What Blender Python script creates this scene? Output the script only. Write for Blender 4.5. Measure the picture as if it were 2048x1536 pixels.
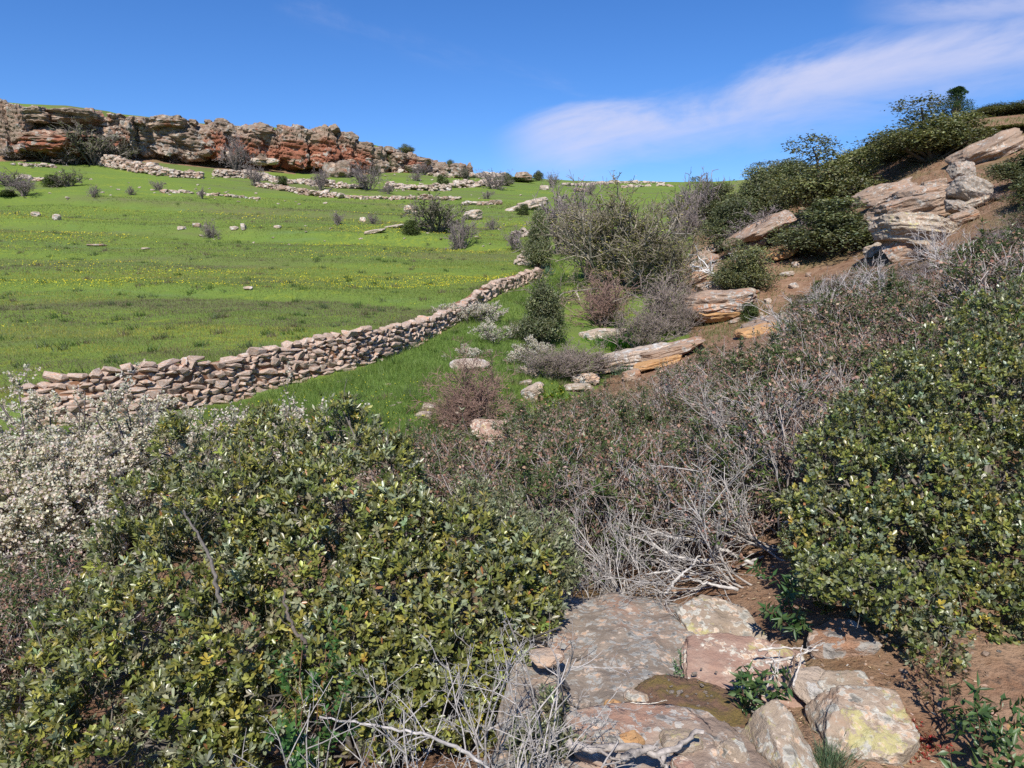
import bpy, bmesh, math
import numpy as np
from math import radians, sin, cos, tan, pi
from mathutils import Vector, Matrix

for _o in list(bpy.data.objects):
    bpy.data.objects.remove(_o)
scene = bpy.context.scene
C = scene.collection

# ------------------------------------------------------------------ camera
EYE = np.array([0.0, 0.0, 1.65])
PITCH = radians(9.0)
FOC = 1420.0                       # focal length in pixels of a 2048 px wide picture
cam_d = bpy.data.cameras.new('camera')
cam_d.sensor_width = 36.0
cam_d.lens = 36.0 * FOC / 2048.0
cam_d.clip_start = 0.05
cam_d.clip_end = 6000
cam = bpy.data.objects.new('camera', cam_d)
cam.location = EYE
cam.rotation_euler = (radians(90) - PITCH, 0, 0)
C.objects.link(cam)
scene.camera = cam

def ray(px, py):
    a, b = px - 1024.0, 768.0 - py
    y = cos(PITCH) * FOC + sin(PITCH) * b
    z = -sin(PITCH) * FOC + cos(PITCH) * b
    return a / y, z / y            # slope in x and z per metre of depth
def P(px, py, Y):
    sx, sz = ray(px, py)
    return np.array([sx * Y, Y, EYE[2] + sz * Y])
def proj(p):
    p = np.atleast_2d(p) - EYE
    f = p[:, 1] * cos(PITCH) - p[:, 2] * sin(PITCH)
    u = p[:, 1] * sin(PITCH) + p[:, 2] * cos(PITCH)
    f = np.where(f > 0.05, f, 0.05)
    return 1024 + FOC * p[:, 0] / f, 768 - FOC * u / f

# ------------------------------------------------------------------ light
SUN_EL, SUN_AZ = radians(46), radians(8)      # the sun stands behind the camera, a little to the left
sun_dir = Vector((-sin(SUN_AZ) * cos(SUN_EL), -cos(SUN_AZ) * cos(SUN_EL), sin(SUN_EL)))
sd = bpy.data.lights.new('sun', 'SUN')
sd.energy = 5.0
sd.angle = radians(0.53)
sd.color = (1.0, 0.95, 0.87)
so = bpy.data.objects.new('sun', sd)
so.rotation_euler = sun_dir.to_track_quat('Z', 'Y').to_euler()
so.location = (0, -20, 40)
C.objects.link(so)

def nd(nt, typ, **kw):
    n = nt.nodes.new(typ)
    for k, v in kw.items():
        if k == 'ins':
            for kk, vv in v.items():
                n.inputs[kk].default_value = vv
        else:
            setattr(n, k, v)
    return n
def lk(nt, a, b):
    nt.links.new(a, b)
def math_(nt, op, a, b=None, clamp=False):
    n = nt.nodes.new('ShaderNodeMath'); n.operation = op; n.use_clamp = clamp
    for i, s in enumerate((a, b)):
        if s is None: continue
        if isinstance(s, (int, float)): n.inputs[i].default_value = s
        else: nt.links.new(s, n.inputs[i])
    return n.outputs[0]
def smooth(nt, v, lo, hi):
    n = nt.nodes.new('ShaderNodeMapRange'); n.interpolation_type = 'SMOOTHSTEP'
    n.inputs[1].default_value = lo; n.inputs[2].default_value = hi
    nt.links.new(v, n.inputs[0])
    return n.outputs[0]
def mixc(nt, f, a, b):
    n = nt.nodes.new('ShaderNodeMix'); n.data_type = 'RGBA'
    for i, s in ((0, f), (6, a), (7, b)):
        if isinstance(s, (int, float)): n.inputs[i].default_value = s
        elif isinstance(s, tuple): n.inputs[i].default_value = (*s, 1.0)
        else: nt.links.new(s, n.inputs[i])
    return n.outputs[2]
def noise_(nt, vec, scale, detail=4, rough=0.55, dist=0.0):
    n = nd(nt, 'ShaderNodeTexNoise')
    n.inputs['Scale'].default_value = scale; n.inputs['Detail'].default_value = detail
    n.inputs['Roughness'].default_value = rough; n.inputs['Distortion'].default_value = dist
    if vec is not None: nt.links.new(vec, n.inputs['Vector'])
    return n.outputs[0]
def mapping(nt, vec, scale=(1, 1, 1), rot=(0, 0, 0), loc=(0, 0, 0)):
    n = nd(nt, 'ShaderNodeMapping')
    n.inputs['Scale'].default_value = scale; n.inputs['Rotation'].default_value = rot; n.inputs['Location'].default_value = loc
    nt.links.new(vec, n.inputs['Vector'])
    return n.outputs[0]

# ------------------------------------------------------------------ sky: daylight with two thin bands of high cloud
world = bpy.data.worlds.new('World')
scene.world = world
world.use_nodes = True
wt = world.node_tree
wt.nodes.clear()
sky = nd(wt, 'ShaderNodeTexSky', sky_type='NISHITA')
sky.sun_disc = False
sky.sun_elevation = SUN_EL
sky.sun_rotation = radians(180) + SUN_AZ
sky.altitude = 900
sky.air_density = 1.0
sky.dust_density = 0.15
sky.ozone_density = 2.5
SKY_STRENGTH = 0.082
hs = nd(wt, 'ShaderNodeHueSaturation')
hs.inputs['Saturation'].default_value = 1.22
hs.inputs['Value'].default_value = 1.0
lk(wt, sky.outputs[0], hs.inputs['Color'])
tint = nd(wt, 'ShaderNodeMix', data_type='RGBA', blend_type='MULTIPLY')
tint.inputs[0].default_value = 1.0
tint.inputs[7].default_value = (0.80, 1.0, 1.34, 1)
lk(wt, hs.outputs[0], tint.inputs[6])
tc = nd(wt, 'ShaderNodeTexCoord')
def dirv(px, py):
    return Vector(P(px, py, 10.0) - EYE).normalized()
def band(a, b, width, t0, t1, seed, lo, hi):
    A, B = dirv(*a), dirv(*b)
    nrm = A.cross(B).normalized()
    alo = (B - A * A.dot(B)).normalized()
    def dot(v):
        n = nd(wt, 'ShaderNodeVectorMath', operation='DOT_PRODUCT')
        lk(wt, tc.outputs['Generated'], n.inputs[0]); n.inputs[1].default_value = v
        return n.outputs['Value']
    ac, al = dot(nrm), dot(alo)
    cmb = nd(wt, 'ShaderNodeCombineXYZ')
    lk(wt, al, cmb.inputs[0]); lk(wt, ac, cmb.inputs[1])
    v = mapping(wt, cmb.outputs[0], (5.0, 13.0, 1.0), (0, 0, 0.12), (seed, seed * 0.7, seed))
    n1 = noise_(wt, v, 1.0, 7, 0.6, 0.6)
    v2 = mapping(wt, cmb.outputs[0], (14.0, 60.0, 1.0), (0, 0, -0.25), (seed, 3, 0))
    n2 = noise_(wt, v2, 1.0, 5, 0.6, 0.3)
    off = math_(wt, 'MULTIPLY', math_(wt, 'SUBTRACT', n1, 0.5), width * 2.2)
    d = math_(wt, 'ABSOLUTE', math_(wt, 'ADD', ac, off))
    m = math_(wt, 'SUBTRACT', 1.0, smooth(wt, d, width * 0.05, width * 1.25))
    m = math_(wt, 'MULTIPLY', m, smooth(wt, al, t0, t1))
    tex = math_(wt, 'ADD', math_(wt, 'MULTIPLY', n1, 0.75), math_(wt, 'MULTIPLY', n2, 0.30))
    return math_(wt, 'MULTIPLY', m, smooth(wt, tex, lo, hi))
c1 = band((1000, 322), (2048, 88), 0.046, -0.02, 0.10, 3.1, 0.18, 0.75)
c2 = band((1640, 5), (2200, 0), 0.030, 0.02, 0.14, 8.3, 0.20, 0.75)
c3 = band((560, 10), (660, 40), 0.020, -0.05, 0.03, 5.7, 0.45, 1.0)
c3 = math_(wt, 'MULTIPLY', c3, 0.45)
cl = math_(wt, 'MAXIMUM', math_(wt, 'MAXIMUM', c1, c2), c3)
cl = math_(wt, 'MULTIPLY', cl, 0.86, True)
# cloud: pale, faintly violet
skyc = mixc(wt, cl, tint.outputs[2], (6.0, 6.2, 8.2))
bg = nd(wt, 'ShaderNodeBackground')
bg.inputs['Strength'].default_value = SKY_STRENGTH
lk(wt, skyc, bg.inputs['Color'])
wo = nd(wt, 'ShaderNodeOutputWorld')
lk(wt, bg.outputs[0], wo.inputs['Surface'])

scene.view_settings.view_transform = 'Standard'
scene.view_settings.look = 'None'
scene.view_settings.exposure = 0.46
scene.view_settings.gamma = 1.0
scene.view_settings.use_curve_mapping = False
scene.render.engine = 'CYCLES'
scene.cycles.use_denoising = False
scene.cycles.max_bounces = 5
scene.cycles.diffuse_bounces = 3
scene.cycles.glossy_bounces = 2
scene.cycles.transmission_bounces = 3
scene.cycles.transparent_max_bounces = 4
scene.cycles.caustics_reflective = False
scene.cycles.caustics_refractive = False
scene.render.filter_size = 1.2

# ------------------------------------------------------------------ helpers
def tag(o, label=None, cat=None, group=None, kind=None):
    if label: o['label'] = label
    if cat: o['category'] = cat
    if group: o['group'] = group
    o['kind'] = kind or 'thing'
    return o
def link(name, me, parent=None, loc=None, mw=None):
    o = bpy.data.objects.new(name, me)
    C.objects.link(o)
    if parent is not None: o.parent = parent
    if loc is not None: o.location = [float(t) for t in loc]
    return o
def empty(name, loc, rz=0.0, scale=(1, 1, 1)):
    o = bpy.data.objects.new(name, None)
    o.empty_display_size = 0.1
    o.location = [float(t) for t in loc]
    o.rotation_euler = (0, 0, rz)
    o.scale = scale
    C.objects.link(o)
    return o

def mk_mesh(name, parts, mats, smooth_=False):
    """parts: list of dicts v (n,3), f (m,k), col (n,3)/(3,), mi"""
    vs, cols, loops, tot, mis = [], [], [], [], []
    base = 0
    for p in parts:
        v = np.asarray(p['v'], float).reshape(-1, 3)
        f = np.asarray(p['f'], int)
        if len(v) == 0 or len(f) == 0: continue
        vs.append(v)
        col = np.asarray(p.get('col', (1, 1, 1)), float)
        if col.ndim == 1: col = np.repeat(col[None], len(v), 0)
        cols.append(col)
        loops.append((f + base).ravel())
        tot.append(np.full(len(f), f.shape[1]))
        mis.append(np.full(len(f), p.get('mi', 0)))
        base += len(v)
    vs = np.concatenate(vs); cols = np.concatenate(cols); loops = np.concatenate(loops)
    tot = np.concatenate(tot); mis = np.concatenate(mis)
    me = bpy.data.meshes.new(name)
    me.vertices.add(len(vs)); me.vertices.foreach_set('co', vs.astype(np.float32).ravel())
    me.loops.add(len(loops)); me.loops.foreach_set('vertex_index', loops.astype(np.int32))
    me.polygons.add(len(tot))
    st = np.concatenate(([0], np.cumsum(tot)[:-1]))
    me.polygons.foreach_set('loop_start', st.astype(np.int32))
    me.polygons.foreach_set('loop_total', tot.astype(np.int32))
    me.polygons.foreach_set('material_index', mis.astype(np.int32))
    me.polygons.foreach_set('use_smooth', np.full(len(tot), bool(smooth_)))
    a = me.color_attributes.new('col', 'FLOAT_COLOR', 'POINT')
    a.data.foreach_set('color', np.concatenate([cols, np.ones((len(cols), 1))], 1).astype(np.float32).ravel())
    for m in mats: me.materials.append(m)
    me.update(calc_edges=True)
    return me

def nrm(v):
    return v / np.maximum(np.linalg.norm(v, axis=-1, keepdims=True), 1e-9)

def vnoise(p, seed=0):
    p = np.asarray(p, float)
    i = np.floor(p).astype(np.int64); f = p - i
    f = f * f * (3 - 2 * f)
    def h(dx, dy, dz):
        n = ((i[..., 0] + dx) * 374761393 + (i[..., 1] + dy) * 668265263 + (i[..., 2] + dz) * 1274126177 + seed * 974634777) & 0xffffffff
        n = ((n ^ (n >> 13)) * 1274126177) & 0xffffffff
        n = ((n ^ (n >> 16)) * 2246822519) & 0xffffffff
        return ((n ^ (n >> 15)) & 0xffffff) / float(0xffffff)
    fx, fy, fz = f[..., 0], f[..., 1], f[..., 2]
    a = h(0, 0, 0) * (1 - fx) + h(1, 0, 0) * fx
    b = h(0, 1, 0) * (1 - fx) + h(1, 1, 0) * fx
    c = h(0, 0, 1) * (1 - fx) + h(1, 0, 1) * fx
    d = h(0, 1, 1) * (1 - fx) + h(1, 1, 1) * fx
    return (a * (1 - fy) + b * fy) * (1 - fz) + (c * (1 - fy) + d * fy) * fz
def fbm(p, octv=4, seed=0, gain=0.5):
    s = 0; a = 1.0; t = 0
    for k in range(octv):
        s = s + a * (vnoise(p * (2.03 ** k), seed + k * 17) - 0.5); t += a; a *= gain
    return s / t * 2
def sstep(x, a, b):
    t = np.clip((x - a) / (b - a), 0, 1)
    return t * t * (3 - 2 * t)
def inpoly(px, py, poly):
    px = np.asarray(px); py = np.asarray(py)
    ins = np.zeros(px.shape, bool)
    n = len(poly)
    for k in range(n):
        x0, y0 = poly[k]; x1, y1 = poly[(k + 1) % n]
        c = ((y0 > py) != (y1 > py)) & (px < (x1 - x0) * (py - y0) / ((y1 - y0) or 1e-9) + x0)
        ins ^= c
    return ins

# ------------------------------------------------------------------ the lie of the land
class TPS:
    def __init__(self, pts, lam=2e-3):
        pts = np.array(pts, float)
        self.q = self.uv(pts[:, 0], pts[:, 1])
        n = len(pts)
        K = self.k(np.linalg.norm(self.q[:, None] - self.q[None], axis=2)) + lam * np.eye(n)
        Pm = np.concatenate([np.ones((n, 1)), self.q], 1)
        A = np.block([[K, Pm], [Pm.T, np.zeros((3, 3))]])
        self.w = np.linalg.solve(A, np.concatenate([pts[:, 2], np.zeros(3)]))
    @staticmethod
    def k(r):
        return r * r * np.log(r + 1e-9)
    @staticmethod
    def uv(x, y):
        a = np.clip(np.arctan2(x, y), -0.85, 0.85)
        r = np.clip(np.sqrt(x * x + y * y), 1.2, 230)
        return np.stack([a * 3.0, np.log(r)], 1)
    def __call__(self, x, y):
        q = self.uv(x, y)
        out = np.empty(len(q))
        for s in range(0, len(q), 40000):
            qq = q[s:s + 40000]
            K = self.k(np.linalg.norm(qq[:, None] - self.q[None], axis=2))
            out[s:s + 40000] = K @ self.w[:-3] + self.w[-3] + qq @ self.w[-2:]
        return out

def pl(lst):
    return [tuple(P(*t)) for t in lst]
# columns of (px, py, depth)
far_pts = [
    # open hillside on the left
    (-150, 470, 47), (-150, 330, 78), (0, 600, 26), (0, 550, 33), (0, 500, 42), (0, 450, 53), (0, 400, 64), (0, 340, 76),
    (300, 600, 26.2), (300, 550, 33.5), (300, 500, 43), (300, 450, 54), (300, 400, 67), (300, 345, 81),
    (600, 600, 26.5), (600, 550, 34), (600, 500, 44), (600, 450, 56), (600, 400, 72), (600, 355, 92),
    (850, 560, 34), (850, 500, 45), (850, 450, 57), (850, 400, 76), (850, 350, 103),
    (1000, 550, 36), (1000, 500, 45), (1000, 450, 58), (1000, 400, 78), (1000, 370, 105), (1000, 354, 128),
    (1150, 450, 59), (1150, 400, 82), (1150, 374, 122), (1150, 363, 165),
    (1250, 400, 85), (1250, 376, 130), (1250, 363, 195), (1330, 480, 46), (1350, 430, 62), (1380, 400, 80), (1400, 376, 130), (1400, 364, 195),
    # right-hand slope and its crest
    (1400, 640, 23), (1400, 600, 26), (1430, 520, 33), (1410, 480, 40), (1430, 420, 58),
    (1600, 640, 20), (1600, 560, 26), (1560, 490, 31), (1620, 440, 38), (1620, 350, 48),
    (1850, 560, 16.5), (1850, 480, 23), (1850, 390, 30), (1850, 310, 37), (1860, 262, 44), (1860, 262, 70),
    (2048, 520, 15), (2048, 410, 22), (2048, 290, 32), (2048, 238, 40), (2060, 238, 65),
    (2300, 560, 12), (2300, 420, 19), (2300, 250, 33), (2300, 225, 60), (1620, 350, 75),
]
valley_pts = pl(far_pts) + pl([
    (330, 835, 13.5), (520, 790, 15.3), (700, 742, 17), (890, 662, 23), (1000, 588, 29), (1075, 560, 34),
    (1000, 800, 15), (1000, 865, 12.5), (850, 800, 14.5), (1050, 700, 20.5), (1250, 700, 22), (1250, 745, 19), (1150, 620, 27), (1230, 560, 33),
    (1400, 720, 17),
]) + [(0.2, 1.6, -0.05), (0.4, 2.3, -0.11), (0.5, 3.0, -0.27), (0.65, 3.7, -0.37), (1.0, 5.0, -0.55), (1.3, 2.4, -0.13), (1.0, 2.7, -0.22), (1.0, 3.2, -0.26), (2.2, 3.0, -0.02), (1.6, 3.8, -0.18),
      (2.6, 5.0, 0.02), (3.5, 7.5, 0.15), (5.5, 10, 0.55), (1.5, 8.0, -0.75), (2.5, 11.5, -0.70), (5.0, 13.5, 0.35), (0, 6, -0.85), (0, 9, -1.15),
      (-0.5, 2.3, -0.50), (-0.2, 3.2, -0.62), (-1.2, 3.6, -1.00), (-2.5, 2.5, -0.85), (-3.0, 5.0, -1.15), (-2.0, 8.0, -1.3), (-4.5, 8.0, -1.4), (-7.5, 8.5, -1.35), (-7.6, 11.5, -1.2), (-11, 12, -1.1),
      (8.5, 9, 1.6), (6.5, 6, 1.1), (4.0, 3.5, 0.6)]
field_pts = pl(far_pts) + pl([
    (0, 815, 12.6), (0, 760, 14.4), (0, 700, 17.5), (0, 650, 21), (-150, 830, 12.0), (-150, 600, 26), (330, 742, 14.4), (330, 690, 17.7), (330, 650, 21),
    (520, 715, 16.0), (600, 650, 20.8), (700, 688, 17.9), (890, 633, 24), (890, 600, 28), (1000, 568, 30.5), (1070, 548, 35),
])
# behind the camera and below, so that the sheet stays calm
cal = [(-6, 1.5, -1.1), (6, 1.5, 0.9), (-12, 3, -1.3), (12, 3, 2.2)]
valley_s = TPS(valley_pts + cal)
field_s = TPS(field_pts + [(-3, 5, -1.6), (0, 8, -1.6), (4, 20, 0.3), (6, 12, 0.6), (-6, 1.5, -1.5), (6, 1.5, 0.9)])

WALL = np.array([(-30, 10.0)] + [tuple(P(*t)[:2]) for t in
        [(60, 812, 12.6), (170, 795, 12.9), (330, 790, 13.8), (520, 750, 15.6), (700, 715, 17.4), (820, 680, 20.3), (890, 650, 23.3), (945, 605, 26.2), (1000, 578, 29.6), (1075, 556, 34.2)]]
        + [(1.6, 38), (2.6, 60)])
CLIFF_PX = [(-260, 300, 78, 6.5), (-60, 305, 80, 6.6), (60, 300, 83, 6.2), (160, 312, 86, 6.3), (300, 308, 91, 5.6), (440, 314, 95, 5.4), (574, 326, 98, 5.4), (650, 328, 100, 5.5),
            (750, 336, 103, 4.0), (855, 338, 107, 2.6), (905, 340, 111, 1.3), (960, 346, 117, 0.5)]
CLIFF = np.array([tuple(P(a, b, c)[:2]) for a, b, c, h in CLIFF_PX])
CLIFF_H = np.array([h for *_, h in CLIFF_PX])
def sdist(x, y, poly):
    """signed distance to an open polyline (positive on its far/left side) and position along it"""
    best = np.full(len(x), 1e9); sg = np.zeros(len(x)); tt = np.zeros(len(x))
    for k in range(len(poly) - 1):
        a, b = poly[k], poly[k + 1]
        d = b - a; L2 = d @ d
        t = np.clip(((x - a[0]) * d[0] + (y - a[1]) * d[1]) / L2, 0, 1)
        ex = x - (a[0] + t * d[0]); ey = y - (a[1] + t * d[1])
        dd = np.sqrt(ex * ex + ey * ey)
        m = dd < best
        best = np.where(m, dd, best)
        sg = np.where(m, np.sign(d[0] * (y - a[1]) - d[1] * (x - a[0])), sg)
        tt = np.where(m, k + t, tt)
    return best * sg, tt
def height(x, y, detail=True):
    x = np.atleast_1d(np.asarray(x, float)); y = np.atleast_1d(np.asarray(y, float))
    r = np.sqrt(x * x + y * y)
    zv, zf = valley_s(x, y), field_s(x, y)
    s, _ = sdist(x, y, WALL)
    w = sstep(s, 0.0, 0.34) * sstep(y, 6, 9)
    z = zv * (1 - w) + zf * w
    q3 = np.stack([x * 0.07, y * 0.02, np.zeros_like(x)], -1)
    yy = y + 0.06 * x + 2.6 * fbm(q3, 3, 21)
    fw = w * (1 - sstep(x + 0.02 * y, -1.5, 2.0))
    for Y0, hb in ((27.2, 0.30), (37.5, 0.26), (49, 0.55), (61, 0.60)):
        hv = hb * (0.55 + 0.9 * vnoise(np.stack([x * 0.11 + Y0, y * 0, y * 0], -1), 23))
        z = z + fw * hv * (sstep(yy, Y0 - 0.5, Y0 + 0.5) - sstep(yy, Y0 - 6, Y0 + 6))
    s2, t2 = sdist(x, y, CLIFF)
    H = np.interp(t2, np.arange(len(CLIFF_H)), CLIFF_H) * sstep(t2, -1, 0.01) * (1 - sstep(t2, len(CLIFF_H) - 1.3, len(CLIFF_H) - 1.02))
    p3 = np.stack([x, y, np.zeros_like(x)], -1)
    z = z + H * sstep(s2 + fbm(p3 * 0.3, 2, 9) * 0.5, 2.6, 4.8) * (r < 400)
    # plateau behind the cliff stays just about level, so that its rim is the skyline
    back = np.clip(s2 - 6, 0, 120) * (H > 0.4)
    z = z + np.where(s2 > 6, -0.028 * back, 0)
    z = z - np.clip(r - 205, 0, 2000) * 0.03
    az = np.abs(np.arctan2(x, y))
    b = sstep(az, 0.95, 1.8)
    z = z * (1 - b) + b * (0.1 + 0.02 * np.clip(r - 4, 0, 100))
    if detail:
        z = z + fbm(p3 * 0.45, 3, 3) * 0.10 * sstep(r, 4, 14) + fbm(p3 * 0.09, 2, 5) * 0.35 * sstep(r, 25, 60) + fbm(p3 * 2.1, 3, 7) * 0.035 * (1 - sstep(r, 30, 60))
        z = z + fbm(p3 * 9, 3, 8) * 0.012 * (1 - sstep(r, 6, 12))
    return z
height_exact = height
_ga = np.linspace(-0.95, 0.95, 760); _gr = np.linspace(math.log(0.45), math.log(330), 470)
_A, _R = np.meshgrid(_ga, _gr)
_HG = height_exact((np.sin(_A) * np.exp(_R)).ravel(), (np.cos(_A) * np.exp(_R)).ravel()).reshape(_A.shape)
def height(x, y, detail=True):
    x = np.atleast_1d(np.asarray(x, float)); y = np.atleast_1d(np.asarray(y, float))
    a = np.arctan2(x, y); r = np.log(np.maximum(np.sqrt(x * x + y * y), 0.46))
    fa = np.clip((a + 0.95) / 1.9 * 759, 0, 758.999); fr = np.clip((r - _gr[0]) / (_gr[-1] - _gr[0]) * 469, 0, 468.999)
    i, j = fa.astype(int), fr.astype(int); u, v = fa - i, fr - j
    z = (_HG[j, i] * (1 - u) + _HG[j, i + 1] * u) * (1 - v) + (_HG[j + 1, i] * (1 - u) + _HG[j + 1, i + 1] * u) * v
    out = (np.abs(a) > 0.95) | (r > _gr[-1])
    if out.any(): z[out] = height_exact(x[out], y[out])
    return z
def ground_at(px, py, ymin=1.6):
    Y = np.exp(np.linspace(math.log(ymin), math.log(260), 340))
    sx, sz = ray(px, py)
    zr = EYE[2] + sz * Y
    zt = height(sx * Y, Y)
    d = zr - zt
    k = np.where(d < 0)[0]
    if len(k) == 0:
        k0 = int(np.argmin(d))
        return np.array([sx * Y[k0], Y[k0], zt[k0]])
    k = k[0]
    if k == 0: return np.array([sx * Y[0], Y[0], zt[0]])
    t = d[k - 1] / (d[k - 1] - d[k])
    yy = Y[k - 1] + t * (Y[k] - Y[k - 1])
    return np.array([sx * yy, yy, float(height([sx * yy], [yy])[0])])
def on_ground(x, y):
    return np.array([x, y, float(height([x], [y])[0])])
def at_depth(px, Y):
    """ground point in the vertical plane of column px at depth Y (for depth known, row free)"""
    sx, _ = ray(px, 560)
    return on_ground(sx * Y, Y)

# ------------------------------------------------------------------ materials
def new_mat(name):
    m = bpy.data.materials.new(name); m.use_nodes = True
    nt = m.node_tree; nt.nodes.clear()
    out = nd(nt, 'ShaderNodeOutputMaterial')
    bs = nd(nt, 'ShaderNodeBsdfPrincipled')
    lk(nt, bs.outputs[0], out.inputs['Surface'])
    return m, nt, bs, out
def leaf_mat(name, back=(0.16, 0.18, 0.11), rough=0.42, transl=0.28, spec=0.5, backmix=0.7):
    m, nt, bs, out = new_mat(name)
    at = nd(nt, 'ShaderNodeAttribute', attribute_name='col')
    geo = nd(nt, 'ShaderNodeNewGeometry')
    f = math_(nt, 'MULTIPLY', geo.outputs['Backfacing'], backmix)
    col = mixc(nt, f, at.outputs['Color'], back)
    lk(nt, col, bs.inputs['Base Color'])
    bs.inputs['Roughness'].default_value = rough
    bs.inputs['Specular IOR Level'].default_value = spec
    tr = nd(nt, 'ShaderNodeBsdfTranslucent')
    tcol = nd(nt, 'ShaderNodeMix', data_type='RGBA', blend_type='MULTIPLY')
    tcol.inputs[0].default_value = 1.0
    lk(nt, at.outputs['Color'], tcol.inputs[6]); tcol.inputs[7].default_value = (1.5, 1.5, 0.6, 1)
    lk(nt, tcol.outputs[2], tr.inputs['Color'])
    mx = nd(nt, 'ShaderNodeMixShader'); mx.inputs[0].default_value = transl
    lk(nt, bs.outputs[0], mx.inputs[1]); lk(nt, tr.outputs[0], mx.inputs[2])
    lk(nt, mx.outputs[0], out.inputs['Surface'])
    return m
def bark_mat(name, rough=0.85, scale=40):
    m, nt, bs, out = new_mat(name)
    at = nd(nt, 'ShaderNodeAttribute', attribute_name='col')
    tcn = nd(nt, 'ShaderNodeTexCoord')
    n = noise_(nt, tcn.outputs['Object'], scale, 5, 0.65)
    mul = nd(nt, 'ShaderNodeMix', data_type='RGBA', blend_type='MULTIPLY'); mul.inputs[0].default_value = 0.75
    lk(nt, at.outputs['Color'], mul.inputs[6])
    rr = nd(nt, 'ShaderNodeMapRange'); rr.inputs[1].default_value = 0.25; rr.inputs[2].default_value = 0.75; rr.inputs[3].default_value = 0.35; rr.inputs[4].default_value = 1.35
    lk(nt, n, rr.inputs[0]); lk(nt, rr.outputs[0], mul.inputs[7])
    lk(nt, mul.outputs[2], bs.inputs['Base Color'])
    bs.inputs['Roughness'].default_value = rough
    bs.inputs['Specular IOR Level'].default_value = 0.2
    bm_ = nd(nt, 'ShaderNodeBump'); bm_.inputs['Strength'].default_value = 0.5; bm_.inputs['Distance'].default_value = 0.01
    lk(nt, n, bm_.inputs['Height']); lk(nt, bm_.outputs[0], bs.inputs['Normal'])
    return m
def plain_mat(name, rough=0.8):
    m, nt, bs, out = new_mat(name)
    at = nd(nt, 'ShaderNodeAttribute', attribute_name='col')
    lk(nt, at.outputs['Color'], bs.inputs['Base Color'])
    bs.inputs['Roughness'].default_value = rough
    bs.inputs['Specular IOR Level'].default_value = 0.25
    return m

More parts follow.
